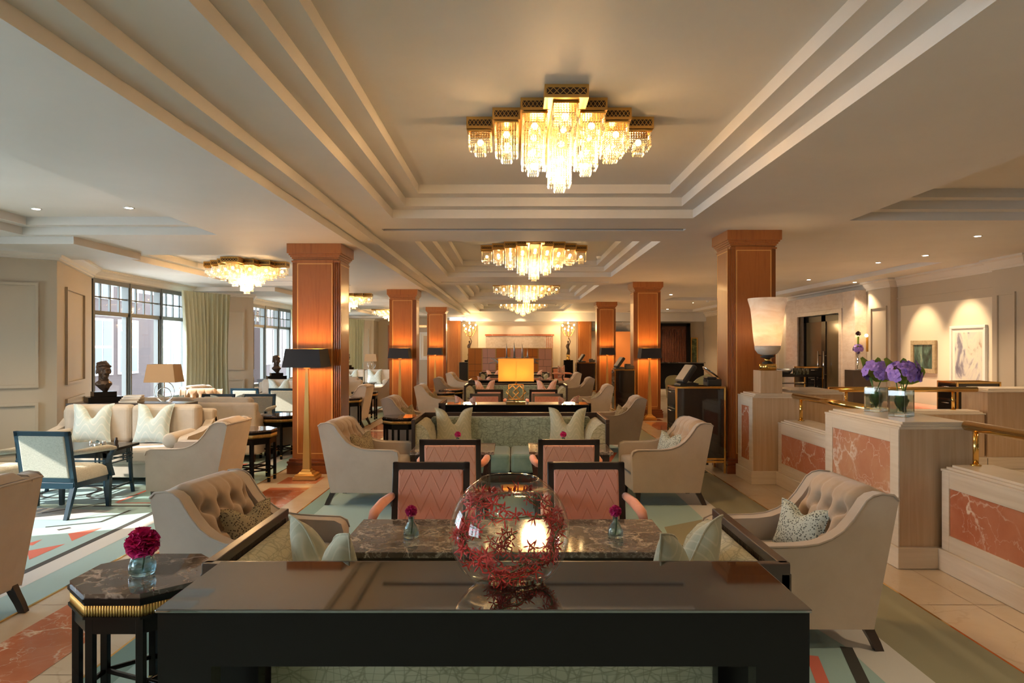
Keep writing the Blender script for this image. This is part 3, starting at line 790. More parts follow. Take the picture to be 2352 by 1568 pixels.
def side_chair(fm,pm,am):
    def mk():
        r=root('open_armchair','','armchair')
        b=MB(); k=.16                                   # raked back
        def bk(x0,x1,z0,z1,y,t,mi=0):
            v=[]
            for z in (z0,z1):
                yy=y+(z-.4)*k
                v+=[(x0,yy-t/2,z),(x1,yy-t/2,z),(x1,yy+t/2,z),(x0,yy+t/2,z)]
            b.add(v,[(0,3,2,1),(4,5,6,7),(0,1,5,4),(1,2,6,5),(2,3,7,6),(3,0,4,7)],mi)
        for s in (-1,1): bk(.203*s if s>0 else -.2435,.2435 if s>0 else -.203,.30,.82,.22,.035)
        bk(-.2435,.2435,.775,.82,.22,.035); bk(-.2435,.2435,.33,.375,.22,.035); b.build('back_frame',fm,r,bevel=.004)
        b=MB(); bk(-.205,.205,.372,.778,.218,.055); b.build('back_panel',pm,r,bevel=.014,seg=3)
        b=MB(); b.box(-.235,.235,-.26,.23,.27,.33); b.build('seat_frame',fm,r,bevel=.004)
        b=MB()
        b.grid(lambda u,v:(-.235+.47*u,-.27+.47*v,.33+.12*(max(0,1-(2*u-1)**6))**.5*(max(0,1-(2*v-1)**6))**.5),16,16); b.box(-.235,.235,-.27,.2,.325,.332)
        b.build('seat',pm,r)
        for s in (-1,1):
            b=MB(); b.tube([(.27*s,-.25,.585),(.275*s,-.15,.605),(.268*s,.05,.612),(.245*s,.24,.615)],[.022,.03,.03,.024],10); b.build('arm_pad',am,r)
            b=MB(); pts=[(.275*s,-.245,.58),(.262*s,-.20,.52),(.252*s,-.19,.45),(.25*s,-.22,.38),(.25*s,-.245,.31)]
            for p,q in zip(pts,pts[1:]): b.frus(q[0],q[1],q[2],.016,.02,p[2],.016,.02,dx=p[0]-q[0],dy=p[1]-q[1])
            b.build('arm_post',fm,r)
            b=MB(); b.frus(.222*s,-.235,0,.016,.016,.33,.022,.022); b.build('leg',fm,r)
            b=MB(); b.frus(.222*s,.30,0,.016,.016,.31,.02,.02,dy=-.10); b.build('leg',fm,r)
        return r
    return Proto(mk)
def table(w,d,h,top,fm,fret=False):
    def mk():
        r=root('lounge_table','','table')
        b=MB(); b.box(-w/2,w/2,-d/2,d/2,h-.028,h); b.build('tabletop',top,r,bevel=.004)
        b=MB(); a=w/2-.05; c=d/2-.05
        b.box(-a,a,-c,-c+.025,h-.085,h-.028); b.box(-a,a,c-.025,c,h-.085,h-.028); b.box(-a,-a+.025,-c,c,h-.085,h-.028); b.box(a-.025,a,-c,c,h-.085,h-.028)
        if fret:
            for s in (-1,1):
                for z in (h-.12,h-.16): b.box(-a,a,s*c-.006,s*c+.006,z,z+.012); b.box(s*a-.006,s*a+.006,-c,c,z,z+.012)
                for q in (-1,1):
                    for e in (.06,.10): b.box(q*(a-e)-.006,q*(a-e)+.006,s*c-.006,s*c+.006,h-.19,h-.03); b.box(s*a-.006,s*a+.006,q*(c-e)-.006,q*(c-e)+.006,h-.19,h-.03)
        b.build('apron',fm,r)
        for s in (-1,1):
            for q in (-1,1):
                b=MB()
                if fret:
                    pts=[(0,.05),(.12,.018),(.3,0),(h-.03,0)]
                    for (z0,e0),(z1,e1) in zip(pts,pts[1:]): b.frus(s*(a-.015+e0*.6),q*(c-.015),z0,.014,.014,z1,.015,.015,dx=s*(e1-e0)*.6)
                else: b.frus(s*(a-.02),q*(c-.02),0,.018,.018,h-.028,.025,.025)
                b.build('leg',fm,r)
        if fret:
            b=MB(); b.box(-a,a,-.008,.008,.10,.116); b.box(-a-.01,-a+.01,-c,c,.10,.116); b.box(a-.01,a+.01,-c,c,.10,.116); b.build('stretcher',fm,r)
        return r
    return Proto(mk)
def octo(R,c,f=.414):
    s=R*f; return [(-s+0,-R),(s,-R),(R,-s),(R,s),(s,R),(-s,R),(-R,s),(-R,-s)]
def oct_table():
    r=root('side_table','','table'); h=.60
    b=MB(); b.prism(octo(.262,0),h-.02,h); b.build('marble_top',M['mosaic'],r,bevel=.004)
    b=MB(); b.prism(octo(.270,0),h-.032,h-.019); b.prism(octo(.262,0),h-.046,h-.032); b.prism(octo(.268,0),h-.098,h-.088); b.prism(octo(.25,0),h-.16,h-.098); b.build('moulding',M['black'],r,bevel=.003)
    b=MB(); P=octo(.258,0); n=8
    b.prism(octo(.256,0),h-.089,h-.045)
    for i in range(8):
        p,q=P[i],P[(i+1)%8]
        for j in range(20):
            x,y=lerp(p,q,(j+.5)/20); b.tube([(x,y,h-.088),(x,y,h-.046)],.0046,6)
    b.build('reeded_gold_band',M['goldleaf'],r)
    for i,(x,y) in enumerate(octo(.236,0)):
        b=MB(); b.bc(x,y,0,.03,.03,h-.10); o=b.build('leg',M['black'],r,bevel=.002)
        b=MB(); b.bc(x,y,.05,.032,.032,.008); b.build('brass_band',M['brass'],o)
    b=MB(); P=octo(.236,0)
    for i in range(8):
        p,q=P[i],P[(i+1)%8]; b.tube([(p[0],p[1],.14),(q[0],q[1],.14)],.011,4)
    b.tube([(P[0][0],P[0][1],.14),(P[4][0],P[4][1],.14)],.011,4); b.tube([(P[2][0],P[2][1],.14),(P[6][0],P[6][1],.14)],.011,4)
    b.build('stretcher',M['black'],r)
    return r
def console():
    r=root('console_table','','console table'); w=.915; d=.2185; h=.82
    b=MB(); b.box(-w,w,-d,d,h-.010,h); b.build('top',M['lacq'],r,bevel=.003)
    b=MB(); b.box(-w+.006,w-.006,-d+.005,d-.005,h-.16,h-.011); b.build('apron',M['black'],r)
    for s in (-1,1):
        for q in (-1,1):
            b=MB(); b.box(s*(w-.006),s*(w-.155),q*(d-.006),q*(d-.07),0,h-.155); b.build('leg',M['black'],r)
    b=MB(); b.box(-w+.15,w-.15,d-.05,d-.03,.07,.10); b.build('stretcher',M['black'],r)
    return r
def beige_sofa():
    r=root('sofa','','sofa'); W=.925
    b=MB(); b.box(-W,W,.30,.43,.10,.80); b.build('back',M['linen'],r,bevel=.04,seg=3)
    for s in (-1,1):
        b=MB(); pr=[(-.42,.10),(-.42,.50),(-.36,.545),(0,.56),(.2,.60),(.32,.68),(.40,.70),(.40,.10)]
        b.prism(pr,s*W,s*(W-.10),'x'); o=b.build('arm',M['linen'],r,bevel=.03,seg=3)
        b=MB(); b.tube([(s*(W-.20),-.40,.50),(s*(W-.20),.28,.50)],.085,16); b.build('arm_bolster',M['linen'],r,bevel=.02)
        b=MB(); b.box(s*.005,s*(W-.12),.12,.31,.40,.86); b.build('back_cushion',M['linen'],r,bevel=.06,seg=4)
        b=MB(); b.box(s*.004,s*(W-.10),-.44,.15,.24,.42); b.build('seat_cushion',M['linen'],r,bevel=.045,seg=4)
        for y in (-.36,.37):
            b=MB(); b.frus(s*(W-.06),y,0,.02,.02,.11,.03,.03); b.build('leg',M['frame'],r)
    b=MB(); b.box(-W+.08,W-.08,-.40,.35,.09,.25); b.build('seat_base',M['linen'],r,bevel=.01)
    return r

# ================================================================ centre seating, three bays deep
armP=Proto(armchair); sofaP=Proto(sage_sofa); conP=Proto(console); octP=Proto(oct_table); bsofaP=Proto(beige_sofa)
corP=side_chair(M['frame'],M['coral'],M['coralarm']); bluP=side_chair(M['blue'],M['woven'],M['woven'])
tabP=table(1.56,.61,.62,M['gmarb'],M['frame']); tabS=table(.75,.60,.62,M['gmarb'],M['frame']); tabF=table(1.0,.6,.52,M['black'],M['blue'],True)
pilS=pillow('scatter_cushion',M['sagepil'],.42,.46,.17,.17); pilC=pillow('scatter_cushion',M['corpil'],.42,.46,.17,.17); pilA=pillow('scatter_cushion',M['aquapil'],.44,.48,.18,.16)
pilL=pillow('lumbar_cushion',M['leop'],.36,.26,.12,.05); pilH=pillow('lumbar_cushion',M['leoph'],.36,.26,.12,.05)
sofa_n=0
GP=6.6
depth=['nearest the camera','in the middle bay','in the far bay']
for g in range(3):
    y=GP*g if g<2 else 13.1
    cx=(-.03,.05,.03)[g]
    # console and the sofa that turns its back on the camera
    cxc=(-.083,.045,.04)[g]
    yb=2.405 if g==0 else 2.73+y-.0
    conP.put((cxc,(2.1555 if g==0 else 2.47+y-.0),0),0,['black lacquer console table in the foreground with the glass bowl of red orchids','black lacquer console table carrying the amber box lamp','black lacquer console table carrying the silver branch sculpture'][g],'black consoles behind the sofas')
    ys=yb+.42
    sofaP.put((cx-.03,ys,0),pi,['sage sofa seen from behind, against the foreground console','sage sofa seen from behind, against the console with the amber lamp','sage sofa seen from behind, against the console with the silver sculpture'][g],'sage sofas with dark frames')
    P=(pilS,pilC,pilC)[g]; nm=('sage wave','coral swirl','coral swirl')[g]
    for s,side in ((-1,'left'),(1,'right')):
        o=P.put((cx+s*.655,ys-.10,.425),0,'%s cushion on the %s end of the sofa backing the %s console'%(nm,side,('foreground','amber lamp','silver sculpture')[g]),'cushions on the sage sofas')
        tilt(o,-.20,pi+s*.75)
    # sofa facing the camera
    yf=8.02+y-.40 if g==0 else 7.55+y
    sofaP.put((cx,yf,0),0,['sage sofa facing the camera behind the two small marble tables','sage sofa facing the camera in the middle bay with coral cushions','farthest sage sofa facing the camera in front of the folding screen'][g],'sage sofas with dark frames')
    for s,side in ((-1,'left'),(1,'right')):
        o=P.put((cx+s*.62,yf+.07,.425),0,'%s cushion at the %s end of the %s sofa facing the camera'%(nm,side,('nearest','second','farthest')[g]),'cushions on the sage sofas')
        tilt(o,-.22,-s*.15)
    # coral chairs back to back
    ya,yb2=(4.42,5.52) if g==0 else (4.36+y,5.44+y)
    for s,side in ((-1,'left'),(1,'right')):
        corP.put((cx+s*.49,ya-.28,0),0,'coral zigzag armchair facing the camera on the %s, %s'%(side,depth[g]),'coral zigzag armchairs')
        corP.put((cx+s*.47,yb2+.28,0),pi,'coral zigzag armchair, back to the camera, on the %s, %s'%(side,depth[g]),'coral zigzag armchairs')
    # tables
    if g==0: tabP.put((cx,3.465,0),0,'long grey marble lounge table behind the foreground console','grey marble lounge tables')
    for s,side in ((-1,'left'),(1,'right')):
        tabS.put((cx+.015+s*.53,6.48+y if g else 6.48,0),0,'small grey marble table on the %s before the camera-facing sofa %s'%(side,depth[g]),'grey marble lounge tables')
    # taupe armchairs either side
    for j,(yy) in enumerate((3.83,7.1)):
        for s,side in ((-1,'left'),(1,'right')):
            i=g*2+j
            rz={-1:pi/2,1:-pi/2}[s]
            if g==0 and j==0: rz+= -.16 if s<0 else .03
            elif g==0: rz+= -.08 if s<0 else .05
            else: rz+=R.uniform(-.08,.08)
            X=(1.52 if s>0 else -1.47) if g==0 else s*1.52+.02
            if i==0 and s<0: X=-1.40
            armP.put((X,yy+y,0),rz,'taupe tufted armchair, %s from the camera along the %s of the central carpet'%(ORD[i],side),'taupe tufted armchairs')
            if g<2:
                Q=pilH if (s>0 and g==0) else pilL
                d=Matrix.Rotation(rz,3,'Z')@Vector((-.02*s,.04,0))
                o=Q.put((X+d.x,yy+y+d.y,.425),0,'spotted lumbar cushion in the %s tufted armchair on the %s'%(ORD[i],side),'spotted cushions in the armchairs')
                tilt(o,-.3,rz+.35*s)
octs=[(-1.545,2.945,'black octagonal side table with the large peony beside the foreground console'),(-1.52,9.6,'octagonal side table at the left end of the console with the amber lamp'),(-1.5,14.6,'octagonal side table left of the second camera-facing sofa'),(-1.40,15.62,'octagonal side table at the left end of the silver sculpture console'),
 (-3.05,8.12,'octagonal side table left of the first left column, behind the left armchair'),(-3.3,9.85,'octagonal side table behind the first left column, on the window side'),(-3.2,15.0,'octagonal side table seen between the first and second left columns'),(-3.15,13.2,'octagonal side table behind the armchair beyond the first left column'),(-3.2,21.5,'octagonal side table seen between the second and third left columns')]
for x,yy,l in octs: octP.put((x,yy,0),0,l,'octagonal side tables')

# ================================================================ window-side seating
bp=bluP.make
def wide_chair():
    o=bp(); o.scale=(1.10,1.05,.965); return o
bluP.make=wide_chair
for g in range(3):
    y=6.55*g
    for j,yy in enumerate((3.82,7.15)):
        armP.put((-3.22,yy+y,0),pi/2+pi+.02+R.uniform(-.05,.05),'taupe tufted armchair backing on the marble path and facing the windows, %s from camera'%ORD[g*2+j],'taupe tufted armchairs')
    if g<2:
        for j,x in enumerate((-4.22,-4.92)):
            bluP.put((x,6.58+y,0),pi-.10,'dark-framed woven armchair, back to the camera, %s, %s'%(('path side','window side')[j],('before the nearest beige sofa','second window group')[g]),'woven armchairs by the windows')
    if g>0:
        for j,x in enumerate((-4.12,-4.78)):
            bluP.put((x,4.45+y,0),0,'dark-framed woven armchair facing the camera, %s, %s'%(('path side','window side')[j],('second window group','third window group')[g-1]),'woven armchairs by the windows')
    tabF.put((-4.55,7.25+y,0),.0,'low dark fretwork table before the camera-facing beige sofa of the %s window group'%ORD[g],'fretwork tables')
    if g>0: tabF.put((-4.4,3.97+y,0),0,'fretwork table just beyond the camera-backing beige sofa of the %s window group'%ORD[g],'fretwork tables')
    bsofaP.put((-4.58,8.2+y,0),0,'beige linen sofa facing the camera in the %s window group'%ORD[g],'beige linen sofas')
    if g<2: bsofaP.put((-4.38,9.78+y,0),pi,'beige linen sofa with its back to the camera in the %s window group'%ORD[g+1],'beige linen sofas')
    for s,x,side in ((-1,-4.97,'left'),(1,-4.26,'right')):
        o=pilA.put((x,8.18+y,.415),0,'aqua wave cushion, %s seat of the camera-facing beige sofa, %s window group'%(side,ORD[g]),'aqua wave cushions')
        tilt(o,-.28,-.12*s+.1)
    if g<2:
        for s,x,side in ((-1,-4.75,'left'),(1,-4.02,'right')):
            o=pilA.put((x,9.82+y,.415),0,'aqua wave cushion, %s seat of the camera-backing beige sofa, %s window group'%(side,ORD[g+1]),'aqua wave cushions')
            tilt(o,-.2,pi+.3*s)
armP.put((-5.35,11.9,0),.35,'taupe tufted armchair facing the camera left of the ring lamp by the first window','taupe tufted armchairs')
armP.put((-5.75,13.2,0),pi/2-.3,'taupe tufted armchair in front of the first bay curtain','taupe tufted armchairs')
# ================================================================ stone barrier round the stair
def framed_face(r,x,y0,y1,z0,z1,m,panel):
    """cream frame with a recessed marble panel on a face that looks to -X"""
    a0,a1,c0,c1=panel
    b=MB(); t=.012
    b.box(x-t,x,y0,a0,z0,z1); b.box(x-t,x,a1,y1,z0,z1); b.box(x-t,x,a0,a1,z0,c0); b.box(x-t,x,a0,a1,c1,z1)
    b.build('face_frame',M['travh'],r,bevel=.003)
    b=MB(); b.box(x-.003,x+.005,a0,a1,c0,c1); b.build('marble_panel',m,r)
def stone(name,label,x0,x1,y0,y1,H,steps=.016,panel=None,pm=None,cat='stone pier'):
    r=root(name,label,cat)
    b=MB(); b.box(x0,x1,y0,y1,.14,H-3*steps); b.build('body',M['trav'],r)
    b=MB(); b.box(x0-.03,x1+.03,y0-.03,y1+.03,-.003,.147); b.build('base',M['travh'],r,bevel=.006)
    b=MB()
    for i in range(3): t=.025*i-.012; b.box(x0+t,x1-t,y0+t,y1-t,H-(3-i)*steps,H-(2-i)*steps)
    b.build('stepped_cap',M['travh'],r,bevel=.002)
    if panel: framed_face(r,x0,y0,y1,.147,H-3*steps,pm,panel)
    return r
stone('stone_pier','travertine pier with large veined red panel carrying the two vases of violet orchids',2.72,3.26,4.9,6.05,1.02,panel=(5.01,5.92,.25,.87),pm=M['rossop'])
stone('stone_pier','travertine pier with narrow red panel carrying the alabaster urn lamp',2.72,3.26,7.9,8.40,1.02,panel=(8.01,8.29,.25,.87),pm=M['rosso'])
stone('stone_pier','plain travertine pier behind the alabaster urn lamp, at the left end of the far handrail',3.36,4.03,8.5,9.3,1.02)
stone('stone_pier','plain travertine pier at the right end of the far handrail',6.06,7.3,8.9,9.42,1.02)
stone('low_wall','low travertine wall with red panel between the two front stone piers',3.0,3.36,6.09,7.86,.735,panel=(6.2,7.78,.256,.58),pm=M['rosso'],cat='low wall')
stone('low_wall','low travertine wall with red panel running to the right front edge',3.0,3.36,1.6,4.86,.735,panel=(1.75,4.78,.256,.58),pm=M['rosso'],cat='low wall')
stone('low_wall','low travertine wall under the far brass handrail across the stair',4.07,6.02,8.9,9.22,.735,cat='low wall')
def rail(label,p,q,posts):
    r=root('handrail',label,'handrail')
    b=MB(); b.tube([p,q],.034,16); b.build('rail',M['brass'],r)
    for x,y in posts:
        b=MB(); b.tube([(x,y,.735),(x,y,.98)],.019,12); b.lathe([(.035,.736),(.035,.742),(.02,.748)],14,x,y); b.build('post',M['brass'],r)
rail('brass handrail over the low wall at the right front edge',(3.18,4.89,1.0),(3.18,2.0,1.0),[(3.18,4.79),(3.18,3.2)])
rail('brass handrail between the urn lamp pier and the orchid pier',(3.18,7.88,1.0),(3.18,6.06,1.0),[(3.18,7.7),(3.18,6.4)])
rail('long brass handrail across the back of the stair',(4.1,9.06,1.0),(6.03,9.06,1.0),[(4.33,9.06),(5.72,9.06)])

# alabaster urn lamp on its plinth
r=root('urn_lamp','glowing alabaster urn lamp on a brass foot and square stone plinth','lamp',(2.975,8.15,1.02))
b=MB(); b.bc(0,0,0,.25,.25,.26); b.build('plinth',M['trav'],r,bevel=.003)
b=MB(); b.lathe([(.10,.26),(.10,.335),(.094,.337)],28); b.lathe([(.035,.36),(.035,.40)],16); b.build('brass_foot',M['brass'],r)
b=MB(); b.lathe([(.06,.336),(.06,.352),(.04,.362)],24); b.lathe([(.03,.395),(.075,.41),(.085,.425),(.05,.432)],24); b.build('dark_collar',M['plastic'],r)
M['alab2']=shade('alabaster_lit',(.90,.74,.57),.06,.45)
nt=M['alab2'].node_tree
n=noise(nt,coord(nt,(1,1,2.5)),2.6,5,.55,1.2); cc=ramp(nt,n.outputs['Fac'],[(.3,(.74,.60,.46)),(.5,(.88,.76,.62)),(.7,(.95,.87,.76))])
for x in nt.nodes:
    if x.type in('BSDF_DIFFUSE','BSDF_TRANSLUCENT','EMISSION'): lk(nt,cc,x.inputs[0])
b=MB(); b.lathe([(.05,.43),(.11,.455),(.142,.50),(.148,.545),(.135,.548),(.10,.48),(.05,.445)],36); b.build('lower_bowl',veined('grey_alabaster',(.62,.55,.47),(.72,.66,.58),(.40,.36,.33),7,.03,.5,.3),r)
b=MB(); b.lathe([(0,.546),(.146,.546),(.155,.60),(.168,.72),(.178,.86),(.192,.98),(.222,1.085),(.222,1.10),(.205,1.10),(.175,.99),(.16,.86),(.15,.7),(.13,.57)],40); b.build('urn',M['alab2'],r)
b=MB(); b.ball((0,0,.72),.035); b.build('bulb',M['bulb'],r)
lamp('urn_light',(0,0,.72),3.2,(1,.62,.28),.05,r)

# ---------------------------------------------------------------- orchid vases
def petal(b,c,d,n,L,w,mi=0):
    d=Vector(d).normalized(); n=Vector(n); s=d.cross(n)
    if s.length<1e-3: s=d.cross(Vector((.3,.2,1)))
    s.normalize(); n=s.cross(d); c=Vector(c)
    v=[]
    for t,wd,h in ((0,.15,0),(.35,.8,.10),(.7,1,.12),(1,.35,.02)):
        for q in (-1,0,1): v.append(tuple(c+d*L*t+s*w*wd*q*.5+n*L*(h-.10*abs(q)*wd)))
    f=[(i*3+j,i*3+j+1,i*3+j+4,i*3+j+3) for i in range(3) for j in range(2)]
    b.add(v,f,mi,True)
def orchid(b,c,n,size,rr,thin=1):
    n=Vector(n).normalized(); u=n.cross(Vector((.2,.1,1))); u.normalize(); w=n.cross(u)
    a0=rr.uniform(0,6)
    for i in range(5):
        a=a0+i*2*pi/5; d=u*cos(a)+w*sin(a)+n*.25
        petal(b,c,d,n,size*rr.uniform(.85,1.1),size*.95*thin)
    b.ball(tuple(Vector(c)+n*size*.12),size*.13,6,4)
def glass_vase(label,x,y,rz,seed):
    rr=random.Random(seed)
    r=root('square_vase',label,'vase',(x,y,1.02),rz); h=.20; w=.066
    b=MB()
    b.box(-w,w,-w,w,0,.03); 
    b=MB(); o=[(-w,-w),(w,-w),(w,w),(-w,w)]; k=.86; i=[(a*k,c*k) for a,c in o]
    vs=[(*p,0.001) for p in o]+[(*p,h) for p in o]+[(*p,h) for p in i]+[(*p,.025) for p in i]
    f=[(0,3,2,1)]+[(j,(j+1)%4,4+(j+1)%4,4+j) for j in range(4)]+[(4+j,4+(j+1)%4,8+(j+1)%4,8+j) for j in range(4)]+[(8+j,8+(j+1)%4,12+(j+1)%4,12+j) for j in range(4)]+[(12,13,14,15)]
    b.add(vs,f); b.build('glass',M['glass'],r,bevel=.003)
    b=MB(); q=w*k+.001; b.box(-q,q,-q,q,.024,.178); b.build('water',M['water'],r)
    f=root('orchid_bunch','violet orchids with broad green leaves in the %s glass vase'%label.split()[0],'flowers',(x,y,1.02),rz,'violet orchid bunches')
    b=MB()
    for j in range(40):
        a=rr.uniform(0,6.28); e=rr.uniform(-.35,.9); n=Vector((cos(a)*cos(e),sin(a)*cos(e)-.25,sin(e))); c=Vector((-.03,-.01,.32))+n*rr.uniform(.085,.115); orchid(b,c,n,.040,rr)
    b.build('blossoms',M['orpur'],f)
    b=MB()
    for j in range(6): a=rr.uniform(0,6.28); b.tube([(cos(a)*.03,sin(a)*.03,.03),(cos(a)*.02,sin(a)*.02,.16),(cos(a+1)*.05,sin(a+1)*.05,.28)],.004,6)
    b.build('stems',M['stem'],f)
    b=MB()
    for j,(a,e) in enumerate(((.2,1.0),(.7,.75),(1.3,1.0),(2.2,1.1),(-.5,.5))):
        d=Vector((cos(a)*cos(e),sin(a)*cos(e),sin(e))); petal(b,(.02,.02,.25),d,(0,-1,.3),.22,.13)
    for j in range(4): a=j*1.6; petal(b,(0,0,.035),(cos(a)*.28,sin(a)*.28,1),(cos(a),sin(a),0),.13,.085)
    b.build('leaves',M['leaf'],f)
glass_vase('farther square glass vase on the travertine pier',3.0,5.76,.6,3)
glass_vase('nearer square glass vase on the travertine pier',2.985,5.36,.55,4)
# ================================================================ crystal chandeliers
RL={3:[.44,.315,.215,.165],4:[.50,.40,.31,.235,.205]}
def basket(L,inner=False):
    b=MB(); hw=.083; n=9; dz=.0165
    def side(hw,n,z0,z1,drop):
        rows=max(1,int((z0-z1)/dz))
        for s in range(4):
            for i in range(n):
                t=-hw+2*hw*(i+.5)/n
                x,y=((t,-hw),(hw,t),(-t,hw),(-hw,-t))[s]
                for k in range(rows): b.octa((x,y,z0-dz*(k+.5)),.0062,.0078)
                b.octa((x,y,z0-dz*rows-drop/2),.0062,drop/2)
    body=L-.055
    if inner: side(.038,5,-body+.03,-L+.012,.03)
    else: side(hw,n,-.014,-body,.032)
    return b
BK={}
def chandelier(n):
    def mk():
        r=root('chandelier','','chandelier'); p=.20
        b=MB(); S=.045
        for j in range(-n,n+1):
            w=(n-abs(j)+.5)*p; b.box(-w,w,j*p-p/2,j*p+p/2,-.085,0)
        w=(n+.5)*p; q=p/2+S
        for sg in (-1,1):
            b.box(-q,q,sg*(w-p*.9),sg*(w+S),-.088,0)
        b.build('stepped_frame',M['gold'],r)
        b=MB()                                          # pierced lattice on every outer step
        dark=0
        def lat(x0,x1,y,flip,axis):
            s=-1 if flip else 1
            for ax in (axis,):
                def B(a0,a1,z0,z1,t,mi):
                    if ax==0: b.box(a0,a1,s*y,s*(y+t),z0,z1,mi)
                    else: b.box(s*y,s*(y+t),a0,a1,z0,z1,mi)
                B(x0+.014,x1-.014,-.066,-.022,.0012,0)
                m=6; wd=(x1-x0-.028)/m
                for q in range(m):
                    a=x0+.014+wd*q
                    for (za,zb) in ((-.066,-.022),(-.022,-.066)):
                        v=[]
                        for (u,z) in ((a,za),(a+wd,zb)):
                            for dz in (-.0035,.0035):
                                v.append(((u,s*(y+.002),z+dz) if ax==0 else (s*(y+.002),u,z+dz)))
                        b.add(v,[(0,1,3,2)],1)
        for i in range(-n,n+1):
            y0=(n-abs(i)+.5)*p
            for fl in (0,1):
                for ax in (0,1):
                    k=S if i==0 and ax==0 else 0; lat(i*p-p/2-k,i*p+p/2+k,y0+k,fl,ax)
        b.build('pierced_lattice',[plain('lattice_shadow',(.05,.02,.008),.6),M['gold']],r)
        for i in range(-n,n+1):
            for j in range(-n,n+1):
                m=abs(i)+abs(j)
                if m>n: continue
                L=RL[n][m]; key=round(L,3)
                if key not in BK:
                    o=basket(L).build('crystal_basket',M['crys'],r)
                    u=MB(); u.ball((0,0,-L*.45),.024,8,6)
                    if L>.3: u.ball((0,0,-L*.8),.024,8,6)
                    h=u.build('bulb',M['bulb'],o); cl=MB(); cl.box(-.089,.089,-.089,.089,-.012,0); cl=cl.build('collar',M['brass'],o); it=basket(L,True).build('inner_tier',M['crys'],o); BK[key]=(o,h,cl,it)
                else:
                    s,*hs=BK[key]; o=s.copy(); COL.objects.link(o); o.parent=r
                    for h0 in hs: h=h0.copy(); COL.objects.link(h); h.parent=o
                o.location=(i*p,j*p,-.092)
        lamp('chandelier_light',(0,0,-.34),CH_P,(1,.58,.25),.2,r)
        return r
    return Proto(mk)
CH_P=80
c3=chandelier(3); c4=chandelier(4)
c3.put((.35,5.3,3.27),0,'stepped crystal chandelier hanging in the nearest central coffer','crystal chandeliers')
for i,y in enumerate((11.85,18.6,25.5)): c4.put((.35,y,3.27),0,'wide stepped crystal chandelier in the %s central coffer from the camera'%ORD[i+1],'crystal chandeliers')
for i,(x,y) in enumerate(((-4.55,11.9),(-4.5,18.8),(-4.5,25.6))): c3.put((x,y,3.0),0,'crystal chandelier over the window seating, %s from the camera'%ORD[i],'crystal chandeliers')

# ================================================================ downlights
def downlight():
    r=root('downlight','','ceiling light')
    b=MB(); b.lathe([(.055,-.004),(.055,.0),(.04,.0),(.04,-.002)],20); b.build('trim_ring',M['white'],r)
    b=MB(); b.lathe([(0,-.0045),(.038,-.0045)],16); b.build('lens',M['spot'],r)
    lamp('downlight_beam',(0,0,-.03),DL_P,(1,.72,.44),.03,r,'SPOT',1.9)
    return r
DL_P=60
dl=Proto(downlight)
DLL=['right one of the two small downlights in the coffer above the window sofas','left one of the two small downlights in the coffer above the window sofas','small downlight in the ceiling nearest the right edge, above the stair handrails','second small downlight from the right edge, above the small green painting',
 'third small downlight from the right edge, at the front end of the pale ceiling strip','small downlight above the right edge of the alabaster urn','small downlight in the plain ceiling between the first and second right columns','small downlight beside the marble portal near the right wall cornice','small downlight beyond the second right column, towards the bar','small downlight between the second and third right columns',
 'small downlight above the orange wall panel','small downlight near the left edge of the marble portal','small downlight in front of the slatted bar opening, nearer one','small downlight in front of the slatted bar opening, farther one','small recessed downlight in the ceiling above the camera position']
for i,(x,y,z) in enumerate(((-4.0,7.25,3.0),(-5.0,7.3,3.0),(6.0,9.0,2.985),(6.45,10.9,2.985),(6.6,12.6,3.08),(6.7,15.8,3.08),(4.3,19.0,2.985),(7.55,15.4,2.985),(6.2,24.0,3.08),(4.4,25.2,2.985),(4.1,28.3,2.985),(7.6,20.2,2.985),(5.4,26.5,3.08),(6.2,28.0,3.08),(-1.0,.3,2.985),(1.3,.3,2.985),(2.9,1.6,2.985),(5.4,3.6,3.27),(5.4,6.2,3.27),(-2.9,1.2,2.82))):  # those nearest the camera are unseen, added as fill light
    dl.put((x,y,z),0,DLL[min(i,len(DLL)-1)],'recessed downlights')
for i,(x,y,z,t) in enumerate(((7.0,12.2,2.985,(8,12.2,1.5)),(7.0,13.5,2.985,(8,13.5,1.4)),(-1.3,28.2,2.985,(-1.0,29.3,2)),(.3,28.2,2.985,(.3,29.3,2)),(1.8,28.2,2.985,(1.8,29.3,2)),(4.7,28.2,2.985,(4.7,29.3,1.5)))):
    v=Vector(t)-Vector((x,y,z)); lamp('picture_spot',(x,y,z-.03),70 if y<20 else 22,(1,.72,.42),.03,None,'SPOT',1.0,v.to_track_quat('-Z','Y').to_euler())

